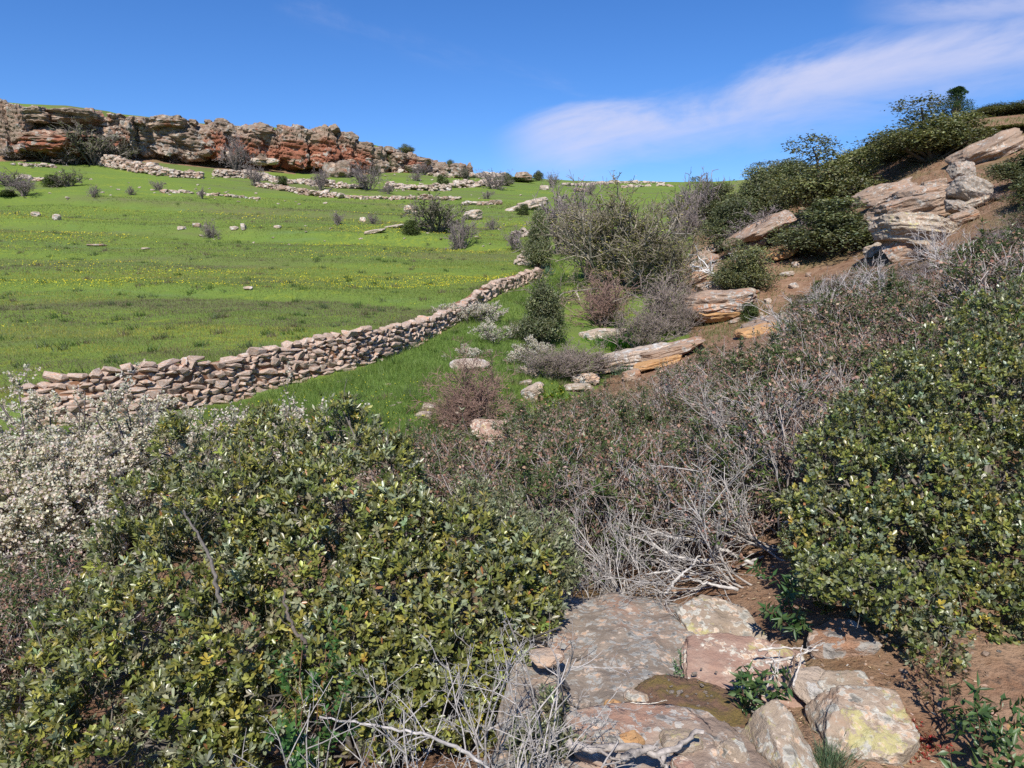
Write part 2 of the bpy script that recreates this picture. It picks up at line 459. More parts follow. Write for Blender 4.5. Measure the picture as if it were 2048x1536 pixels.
def rock_mat(name, a, b, red, scale=1.0, grey=0.5, yellow=0.15, cells=14.0, redlow=0.0, bump=0.6, strata=4.0, greyc=(0.40, 0.38, 0.35), yelc=(0.42, 0.38, 0.15)):
    """sandstone: two body tints, red beds, strata, pale grey lichen rosettes, ochre-green lichen"""
    m, nt, bs, out = new_mat(name)
    tcn = nd(nt, 'ShaderNodeTexCoord'); oi = nd(nt, 'ShaderNodeObjectInfo')
    addv = nd(nt, 'ShaderNodeVectorMath', operation='ADD')
    sc = nd(nt, 'ShaderNodeVectorMath', operation='SCALE'); sc.inputs['Scale'].default_value = 57.0
    cmb = nd(nt, 'ShaderNodeCombineXYZ')
    lk(nt, oi.outputs['Random'], cmb.inputs[0]); lk(nt, oi.outputs['Random'], cmb.inputs[1])
    lk(nt, cmb.outputs[0], sc.inputs[0])
    lk(nt, tcn.outputs['Object'], addv.inputs[0]); lk(nt, sc.outputs[0], addv.inputs[1])
    v = addv.outputs[0]
    n_big = noise_(nt, v, 1.3 * scale, 5, 0.6)
    n_mid = noise_(nt, v, 6.0 * scale, 6, 0.65)
    n_fine = noise_(nt, v, 38.0 * scale, 6, 0.7)
    st = noise_(nt, mapping(nt, v, (0.5 * scale, 0.5 * scale, strata * scale), (0.10, 0.14, 0)), 2.0, 6, 0.65, 0.3)
    col = mixc(nt, smooth(nt, n_mid, 0.35, 0.65), a, b)
    rf = smooth(nt, math_(nt, 'ADD', math_(nt, 'MULTIPLY', n_big, 0.6), math_(nt, 'MULTIPLY', st, 0.5)), 0.56, 0.68)
    if redlow:
        sp = nd(nt, 'ShaderNodeSeparateXYZ'); lk(nt, tcn.outputs['Generated'], sp.inputs[0])
        low = math_(nt, 'SUBTRACT', 1.0, smooth(nt, math_(nt, 'ADD', sp.outputs[2], math_(nt, 'MULTIPLY', math_(nt, 'SUBTRACT', n_big, 0.5), 0.9)), 0.48, 0.70))
        rf = math_(nt, 'MAXIMUM', math_(nt, 'MULTIPLY', rf, 0.5), math_(nt, 'MULTIPLY', low, redlow))
    col = mixc(nt, rf, col, red)
    mul = nd(nt, 'ShaderNodeMix', data_type='RGBA', blend_type='MULTIPLY'); mul.inputs[0].default_value = 0.45
    lk(nt, col, mul.inputs[6])
    rr = nd(nt, 'ShaderNodeMapRange'); rr.inputs[1].default_value = 0.3; rr.inputs[2].default_value = 0.7; rr.inputs[3].default_value = 0.55; rr.inputs[4].default_value = 1.25
    lk(nt, st, rr.inputs[0]); lk(nt, rr.outputs[0], mul.inputs[7])
    col = mul.outputs[2]
    # lichen rosettes (each has its own tint)
    wob = nd(nt, 'ShaderNodeMix', data_type='VECTOR'); wob.inputs[0].default_value = 0.085 / scale
    nv = nd(nt, 'ShaderNodeTexNoise'); nv.inputs['Scale'].default_value = 22 * scale; nv.inputs['Detail'].default_value = 3
    lk(nt, v, nv.inputs['Vector'])
    lk(nt, v, wob.inputs[4]); lk(nt, nv.outputs['Color'], wob.inputs[5])
    gmask = smooth(nt, math_(nt, 'ADD', n_big, math_(nt, 'MULTIPLY', math_(nt, 'SUBTRACT', n_mid, 0.5), 1.5)), 0.72 - 0.42 * grey, 0.86 - 0.42 * grey)
    for k, (cs, keep) in enumerate(((cells, 0.30), (cells * 1.9, 0.45))):
        vo = nd(nt, 'ShaderNodeTexVoronoi'); vo.inputs['Scale'].default_value = cs * scale; vo.inputs['Randomness'].default_value = 1.0
        lk(nt, wob.outputs[1], vo.inputs['Vector'])
        spc = nd(nt, 'ShaderNodeSeparateColor'); lk(nt, vo.outputs['Color'], spc.inputs[0])
        disk = math_(nt, 'SUBTRACT', 1.0, smooth(nt, vo.outputs['Distance'], 0.46, 0.53))
        on = math_(nt, 'GREATER_THAN', spc.outputs[0], keep)
        ring = math_(nt, 'MULTIPLY', smooth(nt, vo.outputs['Distance'], 0.22, 0.44), 0.55)
        tone = mixc(nt, spc.outputs[1], tuple(0.40 * t for t in greyc), tuple(min(1.30 * t, 0.8) for t in greyc))
        warm = mixc(nt, smooth(nt, spc.outputs[2], 0.70, 0.78), tone, (0.50, 0.34, 0.23))
        tone2 = mixc(nt, ring, warm, tuple(min(1.45 * t, 0.8) for t in greyc))
        col = mixc(nt, math_(nt, 'MULTIPLY', math_(nt, 'MULTIPLY', disk, on), math_(nt, 'MULTIPLY', gmask, 0.92)), col, tone2)
    ny = noise_(nt, v, 3.1 * scale, 5, 0.7)
    yf = smooth(nt, math_(nt, 'ADD', math_(nt, 'MULTIPLY', ny, 0.75), math_(nt, 'MULTIPLY', n_fine, 0.3)), 0.70 - 0.35 * yellow, 0.76 - 0.35 * yellow)
    geo = nd(nt, 'ShaderNodeNewGeometry')
    spn = nd(nt, 'ShaderNodeSeparateXYZ'); lk(nt, geo.outputs['Normal'], spn.inputs[0])
    yf = math_(nt, 'MULTIPLY', yf, smooth(nt, spn.outputs[2], 0.0, 0.6))
    if yellow > 0: col = mixc(nt, math_(nt, 'MULTIPLY', yf, 0.70), col, yelc)
    spk = smooth(nt, n_fine, 0.60, 0.70)
    col = mixc(nt, math_(nt, 'MULTIPLY', spk, 0.55), col, (0.06, 0.05, 0.045))
    lk(nt, col, bs.inputs['Base Color'])
    bs.inputs['Roughness'].default_value = 0.92
    bs.inputs['Specular IOR Level'].default_value = 0.15
    hsum = math_(nt, 'ADD', math_(nt, 'MULTIPLY', n_mid, 1.0), math_(nt, 'ADD', math_(nt, 'MULTIPLY', n_fine, 0.45), math_(nt, 'MULTIPLY', st, 0.8)))
    bm_ = nd(nt, 'ShaderNodeBump'); bm_.inputs['Strength'].default_value = bump; bm_.inputs['Distance'].default_value = (0.09 if scale < 0.5 else 0.045 if scale < 1.2 else 0.030) / scale
    lk(nt, hsum, bm_.inputs['Height']); lk(nt, bm_.outputs[0], bs.inputs['Normal'])
    return m

M = {}
M['oak_leaf'] = leaf_mat('oak_leaf', (0.27, 0.28, 0.19), 0.36, 0.22, 0.6)
M['far_leaf'] = leaf_mat('far_leaf', (0.10, 0.12, 0.06), 0.5, 0.20, 0.35, 0.35)
M['cistus_leaf'] = leaf_mat('cistus_leaf', (0.14, 0.17, 0.09), 0.42, 0.25, 0.5, 0.5)
M['green_leaf'] = leaf_mat('green_leaf', (0.10, 0.20, 0.05), 0.40, 0.35, 0.5, 0.4)
M['petal'] = leaf_mat('petal', (0.62, 0.60, 0.55), 0.7, 0.30, 0.1, 0.2)
M['grass_blade'] = leaf_mat('grass_blade', (0.08, 0.16, 0.03), 0.5, 0.38, 0.3, 0.3)
M['bark'] = bark_mat('bark')
M['dead_wood'] = bark_mat('dead_wood', 0.85, 55)
M['dry'] = plain_mat('dry', 0.9)
M['rock_cliff'] = rock_mat('rock_cliff', (0.24, 0.165, 0.12), (0.32, 0.245, 0.185), (0.29, 0.115, 0.068), 0.22, 0.46, 0.0, 6.0, 0.95, 0.8, 3.2, (0.30, 0.275, 0.24))
M['rock_cap'] = rock_mat('rock_cap', (0.23, 0.165, 0.122), (0.30, 0.235, 0.18), (0.27, 0.125, 0.078), 0.25, 0.62, 0.0, 6.0, 0.0, 0.8, 3.2, (0.29, 0.27, 0.24))
M['rock_mid'] = rock_mat('rock_mid', (0.33, 0.230, 0.165), (0.28, 0.21, 0.160), (0.34, 0.18, 0.105), 0.7, 0.58, 0.14, 9.0, 0.0, 0.9, 4.0, (0.33, 0.31, 0.28))
M['rock_wall'] = rock_mat('rock_wall', (0.36, 0.255, 0.19), (0.43, 0.33, 0.265), (0.46, 0.25, 0.155), 1.6, 0.62, 0.0, 9.0, 0.0, 0.6, 2.0, (0.42, 0.40, 0.375))
M['rock_slab'] = rock_mat('rock_slab', (0.21, 0.17, 0.135), (0.29, 0.235, 0.185), (0.30, 0.19, 0.135), 1.6, 1.0, 0.06, 13.0, 0.0, 0.75, 1.5, (0.285, 0.275, 0.25))
M['rock_pink'] = rock_mat('rock_pink', (0.31, 0.195, 0.148), (0.35, 0.245, 0.19), (0.33, 0.18, 0.13), 1.6, 0.70, 0.24, 14.0, 0.0, 0.9, 3.0, (0.46, 0.43, 0.36))
M['rock_yellow'] = rock_mat('rock_yellow', (0.29, 0.225, 0.165), (0.35, 0.28, 0.215), (0.32, 0.20, 0.13), 1.6, 0.85, 0.36, 11.0, 0.0, 1.0, 3.0, (0.37, 0.35, 0.30))
M['rock_bed'] = rock_mat('rock_bed', (0.27, 0.20, 0.155), (0.33, 0.255, 0.20), (0.32, 0.19, 0.135), 1.6, 0.74, 0.08, 12.0, 0.0, 0.9, 3.0, (0.32, 0.30, 0.27))
M['rock_ochre'] = rock_mat('rock_ochre', (0.36, 0.20, 0.09), (0.44, 0.27, 0.13), (0.40, 0.18, 0.08), 2.5, 0.15, 0.05, 12.0, 0.0, 0.5, 2.0)
M['rock_pale'] = rock_mat('rock_pale', (0.42, 0.34, 0.27), (0.35, 0.28, 0.22), (0.44, 0.30, 0.21), 0.6, 0.75, 0.04, 8.0, 0.0, 0.8, 3.0, (0.42, 0.40, 0.37))

def ground_mat():
    m, nt, bs, out = new_mat('ground')
    geo = nd(nt, 'ShaderNodeNewGeometry'); v = geo.outputs['Position']
    at = nd(nt, 'ShaderNodeAttribute', attribute_name='col')
    sp = nd(nt, 'ShaderNodeSeparateColor'); lk(nt, at.outputs['Color'], sp.inputs[0])
    soil, lush, near = sp.outputs[0], sp.outputs[1], sp.outputs[2]
    fine = noise_(nt, v, 26, 5, 0.7); mid = noise_(nt, v, 3.2, 5, 0.65); big = noise_(nt, v, 0.35, 4, 0.6)
    streak = noise_(nt, mapping(nt, v, (0.035, 0.16, 0.05), (0, 0, 0.06)), 1.0, 5, 0.62, 0.5)
    streak2 = noise_(nt, mapping(nt, v, (0.12, 0.62, 0.1), (0, 0, -0.05), (9, 4, 0)), 1.0, 5, 0.65, 0.4)
    g = mixc(nt, smooth(nt, fine, 0.30, 0.70), (0.075, 0.120, 0.024), (0.185, 0.245, 0.052))
    g = mixc(nt, smooth(nt, mid, 0.35, 0.7), g, (0.110, 0.175, 0.034))
    # olive-brown dry sweeps, blue-green herb sweeps, yellow bloom
    g = mixc(nt, math_(nt, 'MULTIPLY', math_(nt, 'MULTIPLY', smooth(nt, streak, 0.50, 0.66), smooth(nt, math_(nt, 'ADD', fine, math_(nt, 'MULTIPLY', math_(nt, 'SUBTRACT', mid, 0.5), 0.6)), 0.35, 0.58)), 0.80), g, (0.135, 0.115, 0.065))
    g = mixc(nt, math_(nt, 'MULTIPLY', smooth(nt, streak2, 0.58, 0.70), 0.45), g, (0.120, 0.170, 0.080))
    yel = math_(nt, 'MULTIPLY', smooth(nt, streak2, 0.60, 0.40), smooth(nt, streak, 0.62, 0.42))
    g = mixc(nt, math_(nt, 'MULTIPLY', math_(nt, 'MULTIPLY', yel, smooth(nt, mid, 0.46, 0.62)), 0.60), g, (0.250, 0.270, 0.030))
    g = mixc(nt, lush, g, mixc(nt, smooth(nt, fine, 0.3, 0.7), (0.070, 0.120, 0.024), (0.150, 0.230, 0.050)))
    s = mixc(nt, smooth(nt, mid, 0.35, 0.65), (0.200, 0.110, 0.065), (0.290, 0.185, 0.120))
    s = mixc(nt, smooth(nt, fine, 0.50, 0.70), s, (0.105, 0.075, 0.055))
    s = mixc(nt, math_(nt, 'MULTIPLY', smooth(nt, big, 0.5, 0.62), 0.35), s, (0.110, 0.120, 0.045))
    f = smooth(nt, math_(nt, 'ADD', soil, math_(nt, 'MULTIPLY', math_(nt, 'SUBTRACT', mid, 0.5), 0.7)), 0.42, 0.60)
    col = mixc(nt, f, g, s)
    lk(nt, col, bs.inputs['Base Color'])
    bs.inputs['Roughness'].default_value = 0.95
    bs.inputs['Specular IOR Level'].default_value = 0.1
    b1 = nd(nt, 'ShaderNodeBump'); b1.inputs['Strength'].default_value = 0.7; b1.inputs['Distance'].default_value = 0.05
    lk(nt, math_(nt, 'ADD', fine, math_(nt, 'MULTIPLY', mid, 1.5)), b1.inputs['Height'])
    lk(nt, b1.outputs[0], bs.inputs['Normal'])
    return m
M['ground'] = ground_mat()

# ------------------------------------------------------------------ ground: one sheet out past the skyline
LUSH = [(470, 840), (700, 750), (890, 665), (1010, 640), (1050, 700), (1000, 760), (1040, 850), (760, 900)]
SOIL_R = [(1180, 790), (1230, 745), (1380, 690), (1370, 620), (1370, 540), (1395, 450), (1440, 380), (1600, 290), (1800, 190), (2600, 0), (2600, 1700), (1100, 1700), (600, 1700), (-400, 1700), (-400, 900), (0, 900), (500, 870), (780, 890), (1000, 905)]
def build_ground():
    fine = np.linspace(-0.68, 0.68, 400)
    rest = np.linspace(0.68, 2 * pi - 0.68, 102)[1:-1]
    az = np.concatenate([fine, rest])
    rr = np.exp(np.linspace(math.log(0.5), math.log(320), 300))
    rr = np.concatenate([rr, [420, 600, 900, 1400, 2200, 3500]])
    A, R = np.meshgrid(az, rr)
    x = (np.sin(A) * R).ravel(); y = (np.cos(A) * R).ravel()
    z = height(x, y)
    n, m_ = len(rr), len(az)
    idx = np.arange(n * m_).reshape(n, m_)
    nx = np.roll(idx, -1, 1)
    q = np.stack([idx[:-1], nx[:-1], nx[1:], idx[1:]], -1).reshape(-1, 4)[:, ::-1]
    v = np.stack([x, y, z], 1)
    cen = np.array([[0, 0, z[:m_].mean()]])
    v = np.concatenate([v, cen])
    ci = len(v) - 1
    tri = np.stack([np.full(m_, ci), nx[0], idx[0]], 1)
    px, py = proj(v)
    inf = v[:, 1] > 0.4
    soil = np.where(inf, inpoly(px, py, SOIL_R), 1.0).astype(float)
    soil[(np.abs(np.arctan2(v[:, 0], v[:, 1])) > 0.72)] = 0.45
    soil[-1] = 1
    s, t = sdist(v[:, 0], v[:, 1], WALL)
    soil = np.maximum(soil, ((np.abs(s - 0.1) < 0.30) & (v[:, 1] < 40) & (v[:, 0] < 2) & (v[:, 0] > -7.2)) * 0.8)
    s2, t2 = sdist(v[:, 0], v[:, 1], CLIFF)
    soil = np.maximum(soil, ((s2 > -0.8) & (s2 < 4.6) & (t2 > 0.01) & (t2 < 9.5)) * 0.9)
    far = np.sqrt(v[:, 0] ** 2 + v[:, 1] ** 2)
    soil = np.where(far > 52, np.minimum(soil, 0.46) * (v[:, 0] > 8) + soil * (v[:, 0] <= 8), soil)
    lush = inpoly(px, py, LUSH).astype(float) * inf
    lush = np.maximum(lush, ((s > 0) & (s < 0.9) & (v[:, 1] < 36)) * 0.5)
    near = 1 - sstep(far, 6, 12)
    me = mk_mesh('ground', [dict(v=v, f=q, col=np.stack([soil, lush, near], 1)), dict(v=v[[0]], f=np.zeros((0, 3), int))], [M['ground']], True)
    o = link('ground', me)
    tag(o, 'grassy hillside and reddish soil slopes of the valley', 'ground', kind='structure')
build_ground()

# ------------------------------------------------------------------ builders: rocks
_ico = {}
def ico(sub):
    if sub not in _ico:
        bm = bmesh.new(); bmesh.ops.create_icosphere(bm, subdivisions=sub, radius=1.0)
        bm.verts.ensure_lookup_table()
        _ico[sub] = (np.array([v.co[:] for v in bm.verts]), np.array([[v.index for v in f.verts] for f in bm.faces]))
        bm.free()
    return _ico[sub]
def rock(seed, dims, sub=4, cube=0.6, cuts=7, amp=0.10, strata=0.0, nlay=5, dip=(0.0, 0.0), flat_top=0.0, cutlo=0.62, rough=0.05, overhang=0.0):
    """an angular block; strata = depth of bedding steps, dip = slope of the beds, overhang = the top juts out towards -y"""
    rng = np.random.default_rng(seed)
    v, f = ico(sub)
    u = v.copy()
    mx = np.abs(u).max(1, keepdims=True)
    p = u / (mx ** cube)
    for k in range(cuts):
        n = nrm(rng.normal(size=3) * np.array([1, 1, 0.7])); d = rng.uniform(cutlo, 0.95) * (1 + 0.25 * cube)
        h = p @ n - d
        p = p - np.where(h > 0, h, 0)[:, None] * n * 0.96
    if flat_top: p[:, 2] = np.where(p[:, 2] > 0.6, 0.6 + (p[:, 2] - 0.6) * (1 - flat_top), p[:, 2])
    so_ = rng.uniform(0, 100, 3)
    dm = np.array(dims) / 2.0
    q = p * dm
    L = dm.prod() ** (1 / 3); Ls = min(dm.min() * 1.6, L)
    if strata:
        c = (p[:, 2] + p[:, 0] * dip[0] + p[:, 1] * dip[1] + 0.10 * fbm(p * 1.2 + so_, 2, seed)) * nlay
        k = np.floor(c); fr = c - k
        lay = vnoise(np.stack([k * 7.3, np.zeros_like(k), np.zeros_like(k)], 1) + so_, seed) - 0.5
        groove = -np.exp(-((fr - 0.02) / 0.10) ** 2) * 0.9 - np.exp(-((fr - 0.98) / 0.10) ** 2) * 0.9
        loc = fbm(p * 2.3 + so_ + 9, 3, seed + 4)
        off = strata * (lay * 1.2 + groove * (0.35 + 0.4 * np.clip(loc + 0.3, 0, 1)))
        hd = nrm(np.stack([u[:, 0], u[:, 1], u[:, 2] * 0.1], 1))
        q = q + hd * (off * Ls * 1.4)[:, None] * (1 - np.abs(u[:, 2:3]) ** 6)
    if overhang:
        q[:, 1] -= overhang * sstep(p[:, 2], 0.05, 0.45) * (p[:, 1] < 0.6)
    w = np.array([1, 1, 1.5])
    q = q + u * (fbm(p * 1.7 * w + so_, 4, seed) * amp * L)[:, None] + u * (fbm(p * 7.0 * w + so_, 3, seed + 3) * rough * L)[:, None]
    return q, f
def rock_mesh(name, mat, seed, dims, smooth_=False, **kw):
    v, f = rock(seed, dims, **kw)
    return mk_mesh(name, [dict(v=v, f=f)], [mat], smooth_)
def hull_stone(seed, k=20):
    rng = np.random.default_rng(seed)
    p = nrm(rng.normal(size=(k, 3)))
    p = p / (np.abs(p).max(1, keepdims=True) ** rng.uniform(0.6, 0.9)) * 0.5 * rng.uniform(0.88, 1.02, (k, 1))
    bm = bmesh.new()
    for t in p: bm.verts.new(t)
    r = bmesh.ops.convex_hull(bm, input=bm.verts)
    junk = {g for g in list(r['geom_interior']) + list(r['geom_unused']) if isinstance(g, bmesh.types.BMVert)}
    for g in junk: bm.verts.remove(g)
    bm.verts.ensure_lookup_table(); bm.verts.index_update()
    v = np.array([t.co[:] for t in bm.verts]); f = np.array([[t.index for t in q.verts] for q in bm.faces])
    bm.free()
    ext = v.max(0) - v.min(0)
    return (v - (v.max(0) + v.min(0)) / 2) / ext, f

# ------------------------------------------------------------------ builders: wood and leaves
def perp(d, rng):
    r = rng.normal(size=d.shape)
    return nrm(r - (r * d).sum(-1, keepdims=True) * d)
def run(rng, p0, d0, L, K, wob, up=0.0, droop=None):
    """N limbs of K points each"""
    N = len(p0)
    out = np.empty((N, K, 3)); out[:, 0] = p0
    d = d0.copy()
    for k in range(1, K):
        d = nrm(d + rng.normal(size=(N, 3)) * wob + np.array([0, 0, up]))
        out[:, k] = out[:, k - 1] + d * (L / (K - 1))[:, None]
    return out
def tubes(poly, r0, r1, S=3):
    N, K, _ = poly.shape
    t = np.empty_like(poly)
    t[:, 1:-1] = poly[:, 2:] - poly[:, :-2]; t[:, 0] = poly[:, 1] - poly[:, 0]; t[:, -1] = poly[:, -1] - poly[:, -2]
    t = nrm(t)
    ref = np.where(np.abs(t[..., 2:3]) > 0.9, np.array([1.0, 0, 0]), np.array([0, 0, 1.0]))
    a = nrm(np.cross(t, ref)); b = np.cross(t, a)
    f = np.linspace(0, 1, K)[None, :]
    r = (np.asarray(r0)[:, None] * (1 - f) + np.asarray(r1)[:, None] * f)[..., None, None]
    th = np.arange(S) * 2 * pi / S
    ring = a[:, :, None] * np.cos(th)[None, None, :, None] + b[:, :, None] * np.sin(th)[None, None, :, None]
    v = poly[:, :, None] + ring * r
    idx = np.arange(N * K * S).reshape(N, K, S)
    nx = np.roll(idx, -1, 2)
    q = np.stack([idx[:, :-1], nx[:, :-1], nx[:, 1:], idx[:, 1:]], -1).reshape(-1, 4)
    return v.reshape(-1, 3), q
def kids(rng, poly, L, r, n, ang, lf=(0.4, 0.75), tmin=0.3, rf=0.6):
    """n children per limb"""
    N, K, _ = poly.shape
    par = np.repeat(np.arange(N), n)
    t = rng.uniform(tmin, 0.98, len(par)) * (K - 1)
    k = np.minimum(t.astype(int), K - 2); fr = (t - k)[:, None]
    p = poly[par, k] * (1 - fr) + poly[par, k + 1] * fr
    d = nrm(poly[par, k + 1] - poly[par, k])
    a = rng.normal(ang, ang * 0.25, len(par))[:, None]
    d2 = nrm(d * np.cos(a) + perp(d, rng) * np.sin(a))
    return p, d2, L[par] * rng.uniform(*lf, len(par)), r[par] * rf * rng.uniform(0.7, 1.1, len(par))
def rep(c, k):
    return np.repeat(c, k, 0)

T_KITE = (np.array([[0, 0, 0], [-0.5, 0.48, 0.06], [0, 1, 0], [0.5, 0.48, 0.06]]), np.array([[0, 3, 2], [0, 2, 1]]))
T_OVAL = (np.array([[0, 0, 0], [0, 0.5, -0.07], [0, 1, -0.03], [-0.34, 0.30, 0.03], [-0.48, 0.72, 0.04], [0.34, 0.30, 0.03], [0.48, 0.72, 0.04]]),
          np.array([[0, 1, 3], [3, 1, 4], [4, 1, 2], [0, 5, 1], [5, 6, 1], [6, 2, 1]]))
T_OV4 = (np.array([[0, 0, 0], [-0.36, 0.34, 0.05], [-0.48, 0.74, 0.04], [0, 1, -0.04], [0.48, 0.74, 0.04], [0.36, 0.34, 0.05]]),
         np.array([[0, 3, 2], [0, 2, 1], [0, 5, 4], [0, 4, 3]]))
T_WIDE = (np.array([[0.10, 0, 0], [-0.46, 0.45, 0.05], [-0.10, 1, -0.02], [0.46, 0.55, 0.05]]), np.array([[0, 3, 2], [0, 2, 1]]))
T_LANCE = (np.array([[0, 0, 0], [0, 0.45, -0.10], [0, 1, -0.12], [-0.5, 0.36, 0.04], [0.5, 0.36, 0.04]]),
           np.array([[0, 1, 3], [3, 1, 2], [0, 4, 1], [4, 2, 1]]))
T_BLADE = (np.array([[-0.5, 0, 0], [0.5, 0, 0], [0.30, 0.6, 0.12], [-0.30, 0.6, 0.12], [0, 1, 0.38]]), np.array([[0, 1, 2], [0, 2, 3], [3, 2, 4]]))
def place(T, pos, L, N, ln, wd):
    """copies of a leaf: pos (n,3), L along the leaf, N its upper side, lengths, widths"""
    tv, tf = T
    N = nrm(N - (N * L).sum(-1, keepdims=True) * L)
    S = np.cross(L, N)
    v = pos[:, None] + S[:, None] * (tv[None, :, 0:1] * wd[:, None, None]) + L[:, None] * (tv[None, :, 1:2] * ln[:, None, None]) + N[:, None] * (tv[None, :, 2:3] * ln[:, None, None])
    k = len(tv)
    f = (tf[None] + (np.arange(len(pos)) * k)[:, None, None]).reshape(-1, 3)
    return v.reshape(-1, 3), f, k
def palette(rng, n, cols, wts, jit=0.18):
    c = np.array(cols)[rng.choice(len(cols), n, p=np.array(wts) / np.sum(wts))]
    return np.clip(c * rng.normal(1, jit, (n, 1)) * rng.normal(1, 0.06, (n, 3)), 0.004, 0.9)
def rosettes(rng, p, axis, m, ln, wd, t0=0.5, t1=1.35, slip=0.03):
    """m leaves round each shoot tip"""
    n = len(p)
    par = np.repeat(np.arange(n), m)
    th = (np.tile(np.arange(m), n) * 2.4 + np.repeat(rng.uniform(0, 6.28, n), m))
    a = axis[par]
    e1 = nrm(np.cross(a, np.where(np.abs(a[:, 2:3]) > 0.9, np.array([1.0, 0, 0]), np.array([0, 0, 1.0]))))
    e2 = np.cross(a, e1)
    pr = e1 * np.cos(th)[:, None] + e2 * np.sin(th)[:, None]
    tl = rng.uniform(t0, t1, len(par))[:, None]
    L = nrm(a * np.cos(tl) + pr * np.sin(tl) + rng.normal(size=a.shape) * 0.12)
    N = nrm(a * np.sin(tl) - pr * np.cos(tl) + rng.normal(size=a.shape) * 0.25)
    pos = p[par] - a * (np.tile(np.arange(m) / m, n) * slip)[:, None]
    l = ln * rng.uniform(0.65, 1.15, len(par)); w = wd * rng.uniform(0.75, 1.15, len(par))
    return pos, L, N, l, w, par

def limb_system(rng, base, tips, r0, K=7, wob=0.05):
    """crooked limbs from the base to each tip"""
    n = len(tips)
    t = np.linspace(0, 1, K)[None, :, None]
    mid = (base + tips) / 2 + rng.normal(size=(n, 3)) * 0.06 * np.linalg.norm(tips - base, axis=1, keepdims=True)
    poly = (1 - t) ** 2 * base + 2 * t * (1 - t) * mid[:, None] + t * t * tips[:, None]
    poly[:, 1:] += rng.normal(size=(n, K - 1, 3)) * wob * np.linalg.norm(tips - base, axis=1)[:, None, None]
    return poly

OAK_COLS = [(0.110, 0.125, 0.034), (0.178, 0.186, 0.044), (0.265, 0.255, 0.056), (0.225, 0.240, 0.140), (0.36, 0.28, 0.05)]
def near_bush(seed, clumps, nsprig, m, ln, wd, base, cols, wts, T=T_OVAL, shoots=0.05, gap=0.34, single=300, barkcol=(0.16, 0.14, 0.12), keep_img=None):
    rng = np.random.default_rng(seed)
    cc = np.array([c[:3] for c in clumps]); rr = np.array([c[3:6] for c in clumps])
    area = (rr.prod(1)) ** (2 / 3)
    N = int(nsprig * 2.2)
    k = rng.choice(len(cc), N, p=area / area.sum())
    d = nrm(rng.normal(size=(N, 3)))
    rad = rng.uniform(0.25, 1.0, N) ** 0.35
    lump = 0.94 + 0.34 * fbm(d * 2.0 + k[:, None] * 3.7, 3, seed)
    sh = rng.random(N) < shoots
    rad = np.where(sh, rad * rng.uniform(1.05, 1.28, N), rad)
    p = cc[k] + d * rr[k] * (rad * lump)[:, None]
    dep = np.min(np.linalg.norm((p[:, None] - cc[None]) / rr[None], axis=2), axis=1)
    ok = (dep > 0.60) | (rng.random(N) < 0.22)
    ok &= (vnoise(p * 5.0, seed + 1) * 0.65 + vnoise(p * 11.0, seed + 2) * 0.35) > gap
    p, d, k = p[ok][:nsprig], d[ok][:nsprig], k[ok][:nsprig]
    ax = nrm(d * 0.70 + np.array([0, -0.12, 0.66]) + rng.normal(size=d.shape) * 0.36)
    pos, L, Nn, l, w, par = rosettes(rng, p, ax, m, ln, wd, 0.28, 1.20, ln * 0.9)
    tint = palette(rng, len(p), cols, wts, 0.15)
    col = np.clip(tint[par] * rng.normal(1, 0.20, (len(par), 1)), 0.004, 0.8)
    odd = rng.random(len(par)) < 0.012
    col[odd] = (0.34, 0.15, 0.06)
    # twigs that carry the rosettes
    sel = slice(None, None, 5); p_, a_ = p[sel], ax[sel]
    tw = run(rng, p_ - a_ * (ln * 3.2), a_, np.full(len(p_), ln * 3.2), 3, 0.15)
    tv, tf = tubes(tw, np.full(len(p_), ln * 0.045), np.full(len(p_), ln * 0.03), 3)
    lim = limb_system(rng, np.array(base), cc + rng.normal(size=cc.shape) * rr * 0.25, 0, 9, 0.035)
    lv, lf = tubes(lim, np.full(len(cc), 0.017), np.full(len(cc), 0.005), 6)
    Lk = np.linalg.norm(lim[:, -1] - lim[:, 0], axis=1)
    a, b, c, e = kids(rng, lim, Lk, np.full(len(cc), 0.007), 12, 0.8, (0.08, 0.2), 0.45)
    sub = run(rng, a, b, c, 5, 0.22, 0.05)
    sv, sf = tubes(sub, e, e * 0.4, 4)
    return dict(leaf=(pos, L, Nn, l, w, col), twig=[dict(v=tv, f=tf, col=(0.15, 0.13, 0.09))], limb=[dict(v=lv, f=lf, col=barkcol), dict(v=sv, f=sf, col=barkcol)])
